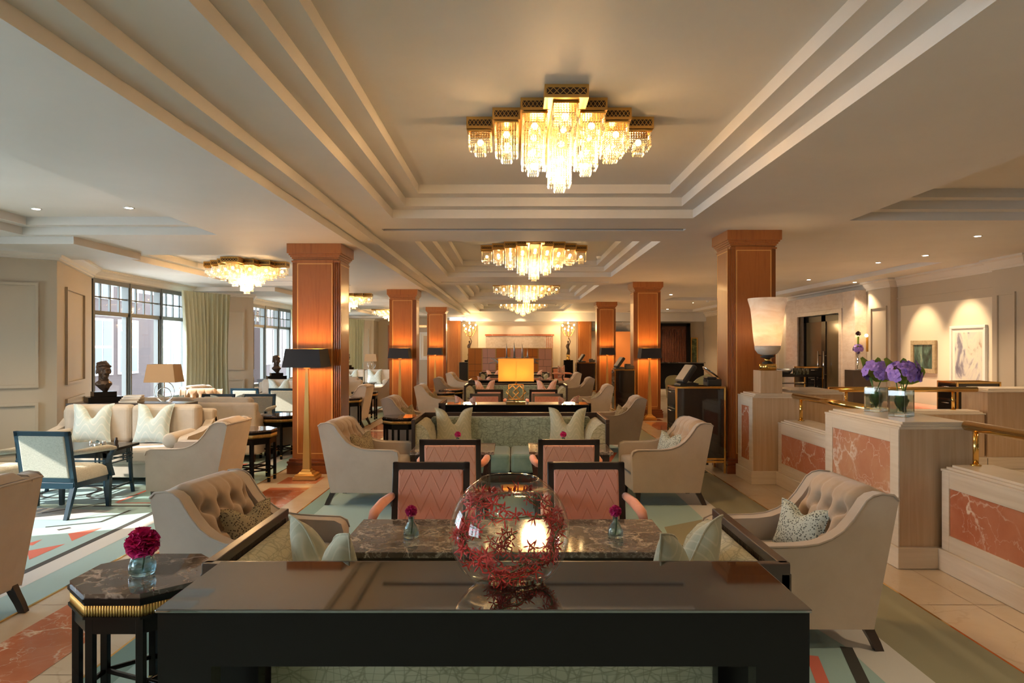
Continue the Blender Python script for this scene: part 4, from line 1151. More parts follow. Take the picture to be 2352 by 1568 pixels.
# ================================================================ floor and table lamps
def floor_lamp():
    r=root('floor_lamp','','lamp')
    b=MB(); b.box(-.135,.135,-.135,.135,0,.03); b.frus(0,0,.03,.115,.115,.05,.115,.115); b.frus(0,0,.05,.12,.12,.062,.10,.10); b.frus(0,0,.062,.085,.085,.085,.07,.07); b.frus(0,0,.085,.06,.06,.11,.048,.048); b.build('stepped_base',M['gold'],r,bevel=.003)
    b=MB(); b.frus(0,0,.10,.042,.042,1.30,.016,.016); b.box(-.03,.03,-.03,.03,1.295,1.312); b.build('obelisk_stem',M['goldleaf'],r)
    b=MB(); B,Tp=.225,.195; z0,z1=1.315,1.53
    for k,(mi,dd) in enumerate(((0,0),(1,.004))):
        a,c=B-dd,Tp-dd
        v=[(-a,-a,z0),(a,-a,z0),(a,a,z0),(-a,a,z0),(-c,-c,z1),(c,-c,z1),(c,c,z1),(-c,c,z1)]
        f=[(0,1,5,4),(1,2,6,5),(2,3,7,6),(3,0,4,7)]
        b.add(v,f if k==0 else [q[::-1] for q in f],mi)
    b.build('shade',[M['shadeb'],M['goldleaf']],r)
    b=MB(); b.tube([(-.12,0,1.33),(.12,0,1.33)],.006,6); b.tube([(0,0,1.3),(0,0,1.36)],.012,8); b.build('lamp_holder',M['brass'],r)
    for s in (-1,1):
        b=MB(); b.ball((.09*s,0,1.40),.028); b.build('bulb',M['bulb'],r)
    lamp('floor_lamp_light',(0,0,1.42),FL_P,(1,.50,.16),.06,r)
    return r
FL_P=13
fl=Proto(floor_lamp)
for k in range(3): fl.put((-2.44,8.24+6.75*k,0),0,'gold obelisk floor lamp with black shade at the %s left column'%ORD[k],'floor lamps at the columns')
for k in (1,2): fl.put((2.93,8.24+6.75*k,0),0,'gold obelisk floor lamp with black shade at the %s right column'%ORD[k],'floor lamps at the columns')

r=root('table_lamp','rectangular amber box lamp with brass fretwork base on the second console','lamp',(.035,9.07,.82))
b=MB(); w,d=.228,.12
for a,c in ((w,d),(w-.003,d-.003)):
    v=[(-a,-c,.29),(a,-c,.29),(a,c,.29),(-a,c,.29),(-a,-c,.58),(a,-c,.58),(a,c,.58),(-a,c,.58)]
    b.add(v,[(0,1,5,4),(1,2,6,5),(2,3,7,6),(3,0,4,7)]); break
b.build('box_shade',M['amber'],r)
b=MB(); b.box(-.001,.001,-d-.0015,-d,.29,.58)
for z in (.288,.578): b.box(-w-.002,w+.002,-d-.002,-d+.002,z,z+.006); b.box(-w-.002,w+.002,d-.002,d+.002,z,z+.006)
b.build('shade_wire',M['gold'],r)
b=MB(); b.box(-.12,.12,-.06,.06,0,.02); b.box(-.03,-.02,-.01,.01,.02,.05); b.box(.02,.03,-.01,.01,.02,.05); b.tube([(0,0,.24),(0,0,.40)],.012,8); b.build('brass_base',M['brass'],r)
b=MB()
def sqf(cx,cz,h,rot,t=.009):
    P=[(cx+h*cos(rot+pi/4+i*pi/2),0,cz+h*sin(rot+pi/4+i*pi/2)) for i in range(4)]
    for i in range(4): b.tube([P[i],P[(i+1)%4]],t,4)
sqf(0,.145,.135,0); sqf(-.045,.145,.085,pi/4); sqf(.045,.145,.085,pi/4); b.build('fretwork',M['gold'],r)
for s in (-1,1):
    b=MB(); b.ball((.1*s,0,.39),.03); b.build('bulb',M['bulb'],r); lamp('table_lamp_light',(.1*s,0,.39),1.6,(1,.55,.2),.03,r)

def ring_lamp():
    r=root('table_lamp','','lamp')
    b=MB(); B,Tp,dd=.20,.165,.13
    v=[(-B,-dd,.26),(B,-dd,.26),(B,dd,.26),(-B,dd,.26),(-Tp,-dd*.85,.49),(Tp,-dd*.85,.49),(Tp,dd*.85,.49),(-Tp,dd*.85,.49)]
    b.add(v,[(0,1,5,4),(1,2,6,5),(2,3,7,6),(3,0,4,7)]); b.build('shade',M['shadet'],r)
    b=MB(); b.tube([(.13*cos(i*pi/16),0,.14+.13*sin(i*pi/16)) for i in range(32)],.005,6,closed=True); b.tube([(.09*cos(i*pi/12),.0,.10+.09*sin(i*pi/12)) for i in range(24)],.005,6,closed=True); b.tube([(0,0,.0),(0,0,.30)],.007,8); b.box(-.08,.08,-.05,.05,0,.012); b.build('ring_base',M['chrome'],r)
    return r
rl=Proto(ring_lamp)
for k in range(3): rl.put((-4.5,8.98+6.55*k,.84),0,'tan shaded lamp with chrome ring base on the dark console behind the %s beige sofa'%ORD[k],'ring base lamps')
# ================================================================ glass bowl of red orchids
BX,BY,BZ=-.012,2.16,.822
r=root('glass_bowl','big round glass bowl full of water standing on the foreground console','bowl',(BX,BY,BZ))
Rb=.186; cz=.158
def arcp(R,z0,z1,n=30):
    a0=math.asin((z0-cz)/R); a1=math.asin((z1-cz)/R); return [(R*cos(a0+(a1-a0)*i/n),cz+R*sin(a0+(a1-a0)*i/n)) for i in range(n+1)]
Ri=Rb-.005
prof=[(0,.0),(.09,.0)]+arcp(Rb,.006,cz+.160)+[(.0915,cz+.1635),(.089,cz+.163)]+arcp(Ri,.03,cz+.160)[::-1]+[(.06,.022),(0,.020)]
b=MB(); b.lathe(prof,64); b.build('glass',M['bowlg'],r)
b=MB(); zl=cz+.118; Rw=Ri+.0015; b.lathe([(0,.019)]+[(.061,.021)]+arcp(Rw,.029,zl)+[(0,zl)],64); b.build('water',M['water'],r)
rr=random.Random(11)
for k in range(14):
    s=root('orchid_spray','spray of small red orchids on a thin dark stem inside the glass bowl','flowers',(BX,BY,BZ+cz),0,'red orchid sprays in the bowl')
    a=rr.uniform(0,6.28); e=rr.uniform(-.4,.75); Rr=.155
    ax=Vector((rr.uniform(-1,1),rr.uniform(-1,1),rr.uniform(.2,1))).normalized(); p0=Vector((cos(a)*cos(e),sin(a)*cos(e),sin(e)))*Rr
    if k<3: ax=Vector((rr.uniform(-.3,.3),rr.uniform(-.3,.3),1)).normalized(); p0=Vector((cos(k*2.1),sin(k*2.1),.55)).normalized()*Rr
    pts=[]; 
    for i in range(13):
        q=Matrix.Rotation(i*.2,3,ax)@p0; q=q*(1-.10*sin(i*.9)); 
        if q.z<-.12: q.z=-.12
        if q.z>.105: q.z=.105
        pts.append(q)
    b=MB(); b.tube([tuple(p) for p in pts],.0021,5); 
    bl=MB()
    for i in range(1,13):
        for m in range(2):
            p=pts[i]; n=(p.normalized()+Vector((rr.uniform(-.8,.8),rr.uniform(-.8,.8),rr.uniform(-.8,.8)))).normalized()
            c=p+Vector((rr.uniform(-1,1),rr.uniform(-1,1),rr.uniform(-.7,.7)))*.016
            if c.length>.168: c=c.normalized()*.168
            if c.z>.108: c.z=.108
            b.tube([tuple(p),tuple(c)],.0010,4)
            orchid(bl,c,n,rr.uniform(.021,.028),rr,.22)
    b.build('stem',M['stemd'],s); bl.build('blossoms',M['orred'],s)

# ---------------------------------------------------------------- little vases with magenta flowers
def bloom(size,seed,npet):
    rr=random.Random(seed); b=MB()
    for i in range(npet):
        z=1-1.7*(i+.5)/npet; t=i*2.39996; q=sqrt(max(0,1-z*z)); d=Vector((q*cos(t),q*sin(t),z))
        d=(d+Vector((rr.uniform(-.2,.2),rr.uniform(-.2,.2),rr.uniform(-.2,.2)))).normalized()
        up=Vector((0,0,1)) if abs(d.z)<.9 else Vector((1,0,0)); s_=d.cross(up).normalized(); n=s_.cross(d)
        L=size*rr.uniform(.42,.55); W=size*rr.uniform(.30,.42); c=d*size*.48; tw=rr.uniform(-.8,.8); s2=s_*cos(tw)+n*sin(tw); n2=d.cross(s2)
        v=[]
        for k in range(4):
            u=k/3
            for q2 in (-1,-.33,.33,1):
                ruff=.12*size*rr.uniform(-1,1)*u
                v.append(tuple(c+d*(L*u*(1-.12*abs(q2)))+s2*(W*q2*(.35+.75*u))+n2*(ruff+.16*size*(q2*q2)*u)))
        b.add(v,[(k*4+j,k*4+j+1,k*4+j+5,k*4+j+4) for k in range(3) for j in range(3)],0,True)
    b.ball((0,0,0),size*.62,10,8)
    return b
def peony_vase():
    r=root('jar_vase','','vase')
    b=MB(); b.lathe([(0,.001),(.046,.001),(.052,.012),(.053,.04),(.046,.066),(.036,.078),(.033,.078),(.042,.064),(.048,.04),(.046,.015),(0,.012)],32); b.build('glass',M['aquag'],r)
    b=MB(); b.lathe([(0,.0115),(.0462,.0145),(.0482,.04),(.044,.06),(0,.06)],32); b.build('water',M['water'],r)
    return r
def bud_vase():
    r=root('bud_vase','','vase')
    b=MB(); b.lathe([(0,.001),(.034,.001),(.039,.012),(.036,.04),(.024,.064),(.013,.08),(.015,.10),(.012,.10),(.010,.08),(.02,.062),(.032,.04),(.034,.014),(0,.010)],28); b.build('glass',M['aquag'],r)
    return r
def flower(size,seed,n,stem):
    def mk():
        r=root('peony','','flower'); bloom(size,seed,n).build('bloom',M['peony'],r,loc=(0,0,stem))
        b=MB(); b.tube([(0,0,.015),(.006,.004,stem*.5),(0,0,stem)],.0028,6); b.build('stem',M['stem'],r); return r
    return Proto(mk)
pv=Proto(peony_vase); bv=Proto(bud_vase); f1=flower(.068,5,150,.128); f2=flower(.031,6,60,.128)
pv.put((-1.555,2.92,.60),0,'low aqua glass jar holding the big magenta peony on the octagonal table'); f1.put((-1.555,2.92,.60),0,'big ruffled magenta peony in the low jar on the octagonal table')
for x,y,z,where in ((-.50,3.41,.62,'left side of the long marble table'),(.50,3.41,.62,'right side of the long marble table'),(-.51,6.4,.62,'small marble table on the left before the first camera-facing sofa'),(.46,6.4,.62,'small marble table on the right before the first camera-facing sofa'),
  (-4.62,7.1,.52,'fretwork table before the nearest beige sofa'),(-4.6,10.2,.52,'fretwork table just beyond the ring lamp'),(-4.25,10.2,.52,'path side of the fretwork table beyond the ring lamp'),(-4.7,13.75,.52,'fretwork table in the second window group'),(-4.6,20.3,.52,'fretwork table in the third window group')):
    bv.put((x,y,z),0,'aqua bud vase on the '+where,'bud vases'); f2.put((x,y,z),0,'magenta bloom on the '+where,'magenta blooms')

# ================================================================ window-side console, busts, tea things
def bconsole():
    r=root('console_table','','console table')
    b=MB(); b.box(-.75,.75,-.19,.19,.80,.84); b.build('top',M['frame'],r,bevel=.004)
    b=MB(); b.box(-.72,.72,-.17,.17,.68,.80); b.build('apron',M['frame'],r)
    for s in (-1,1):
        for q in (-1,1): b=MB(); b.box(s*.66,s*.72,q*.11,q*.17,0,.69); b.build('leg',M['frame'],r)
    return r
bc=Proto(bconsole)
def bust():
    r=root('bust','','bust')
    b=MB(); b.bc(0,0,0,.40,.26,.075); b.bc(0,0,.075,.26,.2,.065); b.build('plinth',M['black'],r,bevel=.004)
    b=MB()
    b.ball((0,.015,.430),(.078,.098,.098),22,16); b.ball((0,-.035,.385),(.062,.062,.088),18,14)      # skull and face
    b.ball((0,-.070,.318),(.032,.028,.024),12,8)                                                       # chin
    b.tube([(0,-.092,.425),(0,-.112,.392),(0,-.120,.372)],[.010,.013,.016],8); b.ball((.012,-.104,.370),(.010,.012,.009),8,6); b.ball((-.012,-.104,.370),(.010,.012,.009),8,6)
    b.tube([(-.05,-.072,.428),(-.022,-.094,.434),(0,-.092,.428),(.022,-.094,.434),(.05,-.072,.428)],.011,8)   # brow
    for s_ in (-1,1):
        b.ball((.030*s_,-.082,.410),(.014,.012,.009),8,6); b.ball((.042*s_,-.066,.378),(.022,.022,.020),8,6)
        b.ball((.078*s_,.010,.395),(.012,.024,.036),8,8)
    b.tube([(-.026,-.092,.342),(0,-.101,.345),(.026,-.092,.342)],.008,8); b.tube([(-.020,-.092,.330),(0,-.098,.329),(.020,-.092,.330)],.009,8)
    b.ball((0,.032,.452),(.081,.090,.080),20,14)                                                       # hair
    for i in range(26):
        a=i*2.4; e=.1+1.1*((i*.618)%1); b.ball((.076*cos(a)*cos(e),.034+.086*sin(a)*cos(e),.452+.077*sin(e)),(.02,.02,.013),8,6)
    for x_,y_,z_ in ((.056,-.052,.462),(.03,-.070,.478),(0,-.074,.482),(-.03,-.066,.482),(-.056,-.048,.474)): b.ball((x_,y_,z_),(.026,.02,.016),8,6)
    b.tube([(0,.022,.36),(0,.016,.30),(0,.010,.25)],[.056,.056,.066],14)
    b.tube([(0,.0,.275),(0,-.004,.235),(.012,-.008,.185),(.02,-.008,.135)],[.066,.092,.062,.022],16)
    b.ball((.05,.0,.238),(.05,.05,.04),10,8); b.ball((-.05,.0,.238),(.05,.05,.04),10,8)
    b.tube([(-.05,-.02,.29),(0,-.085,.225),(.05,-.02,.29)],.014,8)
    b.build('bronze_head',M['bronze'],r,remesh=.0055)
    return r
bu=Proto(bust)
for k in range(3):
    y=8.98+6.55*k
    bc.put((-4.90,y,0),0,'dark console table between the back to back beige sofas in the %s window group'%ORD[k],'dark consoles by the windows')
    bu.put((-5.28,y,.84),(.75,.5,1.2)[k],'dark bronze portrait bust of a man on the %s window console from the camera'%ORD[k],'bronze busts')
for i in range(4):
    b=MB(); b.bc(0,0,0,.24-.01*i,.18,.022); o=b.build('book',[M['paper'],M['linen'],M['paper'],M['white']][i],None,(-4.92+.01*i,8.98,.84+.0225*i),.1*i,bevel=.003)
    tag(o,'pale book, %s of the stack left of the nearest ring lamp'%('bottom','second from the bottom','third from the bottom','topmost')[i],'book','books on the window console')
def small(name,mat,prof,x,y,z,label,cat,group=None):
    b=MB(); b.lathe(prof,20); o=b.build(name,mat,None,(x,y,z)); tag(o,label,cat,group); return o
X,Y=-4.22,7.08
small('tray',M['chrome'],[(0,0),(.12,0),(.125,.006),(.115,.006),(.11,.003),(0,.003)],X,Y,.521,'round silver tray of condiments on the nearest fretwork table','tray')
small('sugar_bowl',M['chrome'],[(0,0),(.03,0),(.042,.05),(.04,.05),(.028,.004),(0,.004)],X+.01,Y-.02,.525,'silver bowl at the front of the condiment tray','bowl')
small('salt_shaker',M['chrome'],[(0,0),(.014,0),(.014,.06),(.011,.075),(0,.08)],X-.06,Y-.02,.525,'silver shaker at the left of the condiment tray','shaker')
small('cream_jug',M['white'],[(0,0),(.022,0),(.026,.03),(.018,.055),(.02,.065),(0,.06)],X+.03,Y+.05,.525,'white jug behind the silver bowl on the tray','jug')
small('glass_jar',M['aquag'],[(0,0),(.018,0),(.018,.06),(.012,.07),(0,.075)],X-.03,Y+.04,.525,'small glass jar behind the shaker on the tray','jar')
small('pepper_mill',M['frame'],[(0,0),(.024,0),(.024,.02),(.016,.04),(.022,.065),(.012,.085),(.014,.10),(0,.108)],X+.15,Y+.06,.521,'dark wooden pepper mill right of the condiment tray','pepper mill')

# ================================================================ service stations with tills
def station(w):
    def mk():
        r=root('service_station','','cabinet'); d=.46; h=1.065; hw=w/2
        b=MB(); b.box(-hw+.01,hw-.01,-d/2+.01,d/2-.01,.16,h-.012); b.build('cabinet_body',M['gloss'],r)
        b=MB(); t=.024
        e=.0012
        for s in (-1,1):
            for q in (-1,1): b.box(s*hw,s*(hw-t),q*d/2,q*(d/2-t),0,h+e)
            for z in (.13,.165,h-t): b.box(-hw+t,hw-t,s*(d/2-e),s*(d/2-t),z,z+t); b.box(s*(hw-e),s*(hw-t),-d/2+t,d/2-t,z,z+t)
        b.build('gold_edge_frame',M['brass'],r,bevel=.002)
        for i,(z0,z1) in enumerate(((.82,1.02),(.60,.79),(.19,.57))):
            b=MB(); b.box(-hw-.002,-hw+.012,-d/2+.03,d/2-.03,z0,z1); o=b.build('drawer' if i<2 else 'door',M['black'],r,bevel=.003)
            b=MB()
            if i<2: b.tube([(-hw-.02,-.08,z1-.03),(-hw-.02,.08,z1-.03)],.006,6); b.box(-hw-.02,-hw,-.08,-.07,z1-.035,z1-.025); b.box(-hw-.02,-hw,.07,.08,z1-.035,z1-.025)
            else:
                for q in (-.03,.05): b.tube([(-hw-.012,q+.022*cos(a*pi/6),z1-.07+.03*sin(a*pi/6)) for a in range(12)],.005,6,closed=True)
            b.build('handle',M['brass'] if i==2 else M['chrome'],o)
        return r
    return Proto(mk)
sp=station(.62); ss=station(.46)
sp.put((2.30,8.78,0),0,'black gold-edged service station before the first right column','service stations')
ss.put((2.44,15.44,0),0,'narrow black gold-edged service station before the second right column','service stations')
sp.put((2.30,22.2,0),0,'black gold-edged service station before the third right column','service stations')
sp.put((7.35,17.35,0),pi/2,'black gold-edged cabinet in front of the marble portal','service stations')
sp.put((6.5,9.95,0),0,'black gold-edged cabinet in front of the large abstract painting','service stations')
def till():
    r=root('till','','till')
    b=MB(); b.prism([(-.13,0),(.10,0),(.12,.03),(.04,.05),(-.12,.03)],-.10,.10,'y'); b.build('till_base',M['plastic'],r,bevel=.01)
    b=MB(); b.T=Matrix.Translation((-.02,0,.155))@Matrix.Rotation(.62,4,'Y'); b.box(-.02,.045,-.14,.14,-.13,.13); b.build('till_head',M['plastic'],r,bevel=.018)
    b=MB(); b.T=Matrix.Translation((-.02,0,.155))@Matrix.Rotation(.62,4,'Y'); b.box(-.024,-.0205,-.12,.12,-.105,.115); b.build('touch_screen',M['screen'],r)
    return r
tl=Proto(till)
def printer():
    r=root('receipt_printer','','printer')
    b=MB(); b.box(-.09,.09,-.10,.10,0,.085); b.box(-.09,.03,-.095,.095,.085,.115); b.build('casing',M['plastic'],r,bevel=.012)
    b=MB(); b.box(.03,.10,-.05,.05,.03,.07); b.box(-.095,-.085,-.06,.06,.05,.08); b.build('paper_slot',M['shadeb'],r); return r
pr=Proto(printer)
for i,(x,y,w) in enumerate(((2.30,8.78,.62),(2.44,15.44,.46),(2.30,22.2,.62))):
    tl.put((x-.12 if w>.5 else x-.08,y-.02,1.0655),.15,'black till with sloping screen on the service station at the %s right column'%ORD[i],'tills')
    pr.put((x+.20 if w>.5 else x+.12,y-.03,1.0655),0,'black receipt printer on the service station at the %s right column'%ORD[i],'receipt printers')
b=MB(); b.T=Matrix.Rotation(.66,4,'Y'); b.lathe([(0,-.004),(.135,-.004),(.15,.006),(.15,.012),(.13,.004),(0,.004)],36,ax=1,ay=1); o=b.build('serving_tray',M['chrome'],None,(2.55,8.955,1.20)); tag(o,'round metal serving tray leaning against the first right column on the service station','tray')
b=MB(); b.tube([(1.98+.0,8.7,.12),(2.1,8.75,.09),(2.3,8.8,.08),(2.45,8.75,.09)],.02,8); b.tube([(2.2,8.72,.08),(2.12,8.6,.03),(2.2,8.5,.004),(2.4,8.62,.004)],.004,6); o=b.build('power_cable',M['plastic']); tag(o,'black cable bundle hanging under the nearest service station','cable')
b=MB(); b.box(2.77,2.85,15.29,15.30,.30,.40); o=b.build('wall_socket',M['white']); tag(o,'white wall socket on the second right column beside the floor lamp','socket')
b=MB(); b.tube([(2.79,15.285,.34),(2.72,15.25,.12),(2.68,15.2,.01),(2.85,15.1,.006)],.006,6); o=b.build('electric_flex',M['white']); tag(o,'white cord trailing from the socket on the second right column','cord')

# ================================================================ end of the room
r=root('fireplace','pale marble overmantel with a red marble shelf on the chimney breast','fireplace')
b=MB(); b.box(-1.15,1.67,29.05,29.3,0,2.02); b.build('marble_front',M['pmarb'],r)
b=MB(); b.box(-1.18,1.70,29.0,29.3,2.02,2.09); 
for i in range(4): b.box(1.38+.075*i,1.405+.075*i,29.03,29.05,0,2.02)
b.build('red_marble_shelf',M['rosso'],r)
r=root('folding_screen','low six-panel leather screen of rust and dusty pink squares','screen',(-.11,24.6,0))
pw=.495
for i in range(6):
    a=-.10 if i%2 else .10; x0=-1.49+pw*i
    b=MB(); b.T=Matrix.Translation((x0+pw/2,0,0))@Matrix.Rotation(a,4,'Z')
    b.box(-pw/2+.012,pw/2-.012,-.012,.012,.03,1.50,0)
    zs=[.03]; rr=random.Random(i)
    while zs[-1]<1.25: zs.append(zs[-1]+rr.choice((.2,.24,.3)))
    zs[-1]=1.5
    for z0,z1 in zip(zs,zs[1:]):
        xm=rr.choice((-.06,0,.05))
        b.box(-pw/2+.02,xm-.004,-.018,-.011,z0+.005,z1-.005,1); b.box(xm+.004,pw/2-.02,-.018,-.011,z0+.005,z1-.005,1)
    o=b.build('leather_panel',[M['frame'],M['rustp'] if i%2==0 else M['pinkp']],r)
    f=MB(); f.T=b.T; f.box(-pw/2,-pw/2+.012,-.015,.015,0,1.52); f.box(pw/2-.012,pw/2,-.015,.015,0,1.52); f.box(-pw/2,pw/2,-.015,.015,1.50,1.52); f.build('panel_edge',M['gold'],o)
r=root('branch_sculpture','silver branch sculpture with upright spikes on the third console','sculpture',(.02,15.67,.82))
b=MB(); rr=random.Random(4); b.bc(0,0,0,.5,.14,.03); b.tube([(0,0,.03),(0,0,.4)],.012,8)
for i in range(26): 
    x=rr.uniform(-.45,.45); b.tube([(x-.16,rr.uniform(-.06,.06),.42+rr.uniform(-.07,.07)),(x,rr.uniform(-.06,.06),.45+rr.uniform(-.06,.07)),(x+.16,rr.uniform(-.06,.06),.42+rr.uniform(-.07,.07))],.008,6)
b.build('branches',M['pewter'],r)
for x,h in ((-.17,.82),(0,.84),(.18,.80),(.30,.70)):
    b=MB(); b.tube([(x,0,.42),(x,0,h-.12),(x,0,h)],[.02,.014,.002],8); b.lathe([(.03,.5),(.03,.515),(.015,.53)],10,x,0); b.build('spike',M['pewter'],r)
def candel():
    r=root('candelabra','','lamp')
    b=MB(); b.box(-.19,.19,-.19,.19,0,1.02); b.build('black_pedestal',M['black'],r,bevel=.005)
    b=MB(); b.lathe([(.09,1.02),(.09,1.06),(.07,1.08),(.07,1.2),(.09,1.22),(.09,1.24)],20); b.build('gilt_base',M['brass'],r)
    b=MB(); b.tube([(0,0,1.24),(.02,0,1.4),(-.01,0,1.55),(.01,0,1.68),(0,0,1.72)],[.075,.06,.045,.06,.03],12); b.ball((0,0,1.77),(.04,.045,.05),10,8); b.tube([(.05,0,1.66),(.09,-.03,1.78),(.03,0,1.92)],.018,8); b.tube([(-.05,0,1.66),(-.08,-.02,1.58),(-.04,-.05,1.48)],.018,8); b.build('bronze_figure',M['bronze'],r)
    b=MB(); b.tube([(.02,0,1.88),(.02,0,2.05)],.014,8)
    tips=[]
    for i,(a,q,z) in enumerate(((0,.0,2.5),(.3,.26,2.42),(1.4,.2,2.36),(2.6,.26,2.40),(3.6,.16,2.26),(4.7,.2,2.2),(5.6,.2,2.3))):
        t=(q*cos(a),q*sin(a)*.6,z); b.tube([(.02,0,2.0),(t[0]*.5,t[1]*.5,2.02),(t[0],t[1],z-.16),t],.01,6); b.lathe([(.03,z-.01),(.035,z),(.01,z+.005)],10,t[0],t[1]); tips.append(t)
    b.build('gilt_arms',M['brass'],r)
    for t in tips:
        b=MB(); b.ball((t[0],t[1],t[2]+.04),(.032,.032,.042),10,8); b.build('bulb',M['bulbs'],r)
    lamp('candelabra_light',(0,-.12,2.35),16,(1,.62,.25),.12,r)
    return r
cp=Proto(candel)
cp.put((2.25,28.6,0),0,'bronze figure candelabra with lit bulbs on a black pedestal, right of the chimney breast','candelabras')
cp.put((-1.8,28.6,0),0,'bronze figure candelabra with lit bulbs, left of the chimney breast','candelabras')
b=MB(); b.box(-.2,.2,-.16,.16,0,1.0); o=b.build('loudspeaker',M['plastic'],None,(-1.78,25.6,0),bevel=.02); tag(o,'tall black box standing left of the folding screen','speaker')
corP.put((1.75,25.0,0),.9,'coral armchair standing at the right end of the folding screen','coral zigzag armchairs')
pilC.put((1.72,25.0,.44),.9,'coral swirl cushion on the armchair at the right end of the folding screen','cushions on the sage sofas')

# ================================================================ right-hand side
def picture(name,label,y0,y1,z0,z1,fm,art,fw=.06,mat=None,x=7.985,axis='x'):
    r=root(name,label,'painting')
    b=MB(); t=.05
    B=(lambda a0,a1,c0,c1,d,mi=0: b.box(x-d,x,a0,a1,c0,c1,mi)) if axis=='x' else (lambda a0,a1,c0,c1,d,mi=0: b.box(a0,a1,x-d,x,c0,c1,mi))
    B(y0,y1,z0,z0+fw,t); B(y0,y1,z1-fw,z1,t); B(y0,y0+fw,z0+fw,z1-fw,t); B(y1-fw,y1,z0+fw,z1-fw,t); b.build('picture_frame',fm,r,bevel=.006)
    b=MB(); B(y0+fw,y1-fw,z0+fw,z1-fw,.02)
    if mat: b.build('mount',M['paper'],r); b=MB(); B(y0+fw+mat,y1-fw-mat,z0+fw+mat,z1-fw-mat,.023)
    b.build('canvas',art,r)
def art(name,stops,scale,dist,sc=(1,1,1)):
    m,nt,b=nodes(name); n=noise(nt,coord(nt,sc),scale,5,.6,dist); lk(nt,ramp(nt,n.outputs['Fac'],stops),b.inputs['Base Color']); b.inputs['Roughness'].default_value=.35; return m
a1=art('abstract_canvas',[(.30,(.10,.10,.16)),(.42,(.28,.28,.36)),(.48,(.62,.62,.60)),(.55,(.72,.72,.62)),(.62,(.62,.64,.56)),(.70,(.40,.16,.08))],1.7,1.1,(1,1.6,.8))
a2=art('dark_canvas',[(.35,(.02,.03,.025)),(.5,(.06,.12,.10)),(.62,(.16,.28,.24)),(.75,(.45,.42,.28))],2.6,1.2,(1,1.6,.8))
a3=art('dark_green_canvas',[(.35,(.02,.03,.02)),(.55,(.10,.14,.06)),(.7,(.35,.36,.14))],4,1.5)
picture('painting','large abstract painting in a white frame on the right wall',11.72,12.68,.86,1.93,M['white'],a1,.05,.07)
picture('painting','small dark green painting in a pale gilt frame on the right wall',13.12,13.92,1.05,1.68,streaky('aged_gilt_frame',(.36,.28,.17),(.52,.43,.28),(1,1,1),20,.5),a2,.085)
picture('painting','dark green painting in a gilt frame on the far right end wall',7.45,7.74,.88,1.95,M['gold'],a3,.04,x=29.28,axis='y')
picture('painting','pale framed picture on the far end wall seen between left columns',-4.05,-3.35,1.0,2.2,M['white'],art('pale_canvas',[(.4,(.55,.38,.22)),(.6,(.68,.52,.34))],1,.5),.06,.10,x=30.19,axis='y')
r=root('bench','long upholstered bench with coral top and pale wave trim against the right wall','bench',(7.6,12.72,0))
b=MB(); b.box(-.24,.24,-1.2,1.2,.34,.47); b.build('seat',M['coralarm'],r,bevel=.03)
b=MB(); b.box(-.25,.25,-1.21,1.21,.24,.345); b.build('wave_trim',M['aquapil'],r)
for s in (-1,1):
    for q in (-1,1): b=MB(); b.box(s*.18,s*.22,q*1.1,q*1.16,0,.25); b.build('leg',M['frame'],r)
# tray table with bowl and glasses beside the portal, pedestal with tall vase
r=root('butler_table','black tray table beside the marble portal, set with a bowl and glasses','table',(6.55,16.4,0))
b=MB(); b.box(-.5,.5,-.28,.28,.86,.88); b.box(-.5,.5,-.28,-.27,.88,.92); b.box(-.5,.5,.27,.28,.88,.92); b.build('tray_top',M['black'],r)
for s in (-1,1):
    for q in (-1,1): b=MB(); b.box(s*.44,s*.48,q*.22,q*.26,0,.86); b.build('leg',M['black'],r)
b=MB(); b.box(-.46,.46,-.24,.24,.70,.715); b.build('shelf',M['black'],r)
small('punch_bowl',M['pewter'],[(0,0),(.10,0),(.19,.10),(.2,.16),(.19,.16),(.17,.1),(.09,.012),(0,.012)],6.36,16.4,.882,'dark metal bowl on the black tray table','bowl')
for i in range(6): small('tumbler',M['glass'],[(0,0),(.028,0),(.034,.17),(.031,.17),(.026,.008),(0,.008)],6.64+.085*(i%4),16.33+.14*(i//4),.882,'clear tall tumbler among six on the black tray table','glass','tumblers on the tray table')
def stand_vase(x,y,label):
    r=root('flower_pedestal','dark square pedestal %s'%label,'pedestal',(x,y,0)); b=MB(); b.box(-.2,.2,-.2,.2,0,1.06); b.build('pedestal_block',M['frame'],r,bevel=.005)
    v=root('trumpet_vase','tall silver trumpet vase on the pedestal %s'%label,'vase',(x,y,1.06)); b=MB(); b.lathe([(0,0),(.06,0),(.025,.03),(.03,.2),(.055,.42),(.048,.42),(.022,.2),(0,.04)],20); b.build('vessel',M['chrome'],v)
    f=root('flower_arrangement','violet flower ball with a dark bloom above, on the pedestal %s'%label,'flowers',(x,y,1.46)); rr=random.Random(9); b=MB()
    for j in range(30):
        a=rr.uniform(0,6.28); e=rr.uniform(-.3,1.5); n=Vector((cos(a)*cos(e),sin(a)*cos(e),sin(e))); orchid(b,Vector((0,0,.05))+n*.09,n,.045,rr)
    b.build('violet_blooms',M['orpur'],f); b=MB(); b.tube([(0,0,.05),(0,0,.32)],.02,8); b.build('stem',M['leaf'],f); bloom(.06,3,30).build('dark_bloom',plain('dark_plum_petal',(.07,.012,.02),.6),f,loc=(0,0,.38))
stand_vase(7.45,15.05,'right of the marble portal'); stand_vase(7.25,20.15,'left of the marble portal')
# wall light glimpsed in the niche
r=root('wall_lamp','small lit wall lamp between the portal and the panelled pilaster','lamp',(7.93,15.55,1.75)); b=MB(); b.box(-.05,.07,-.02,.02,-.3,.02); b.build('bracket',M['brass'],r); b=MB(); b.ball((-.05,0,.06),.035); b.build('bulb',M['bulb'],r)
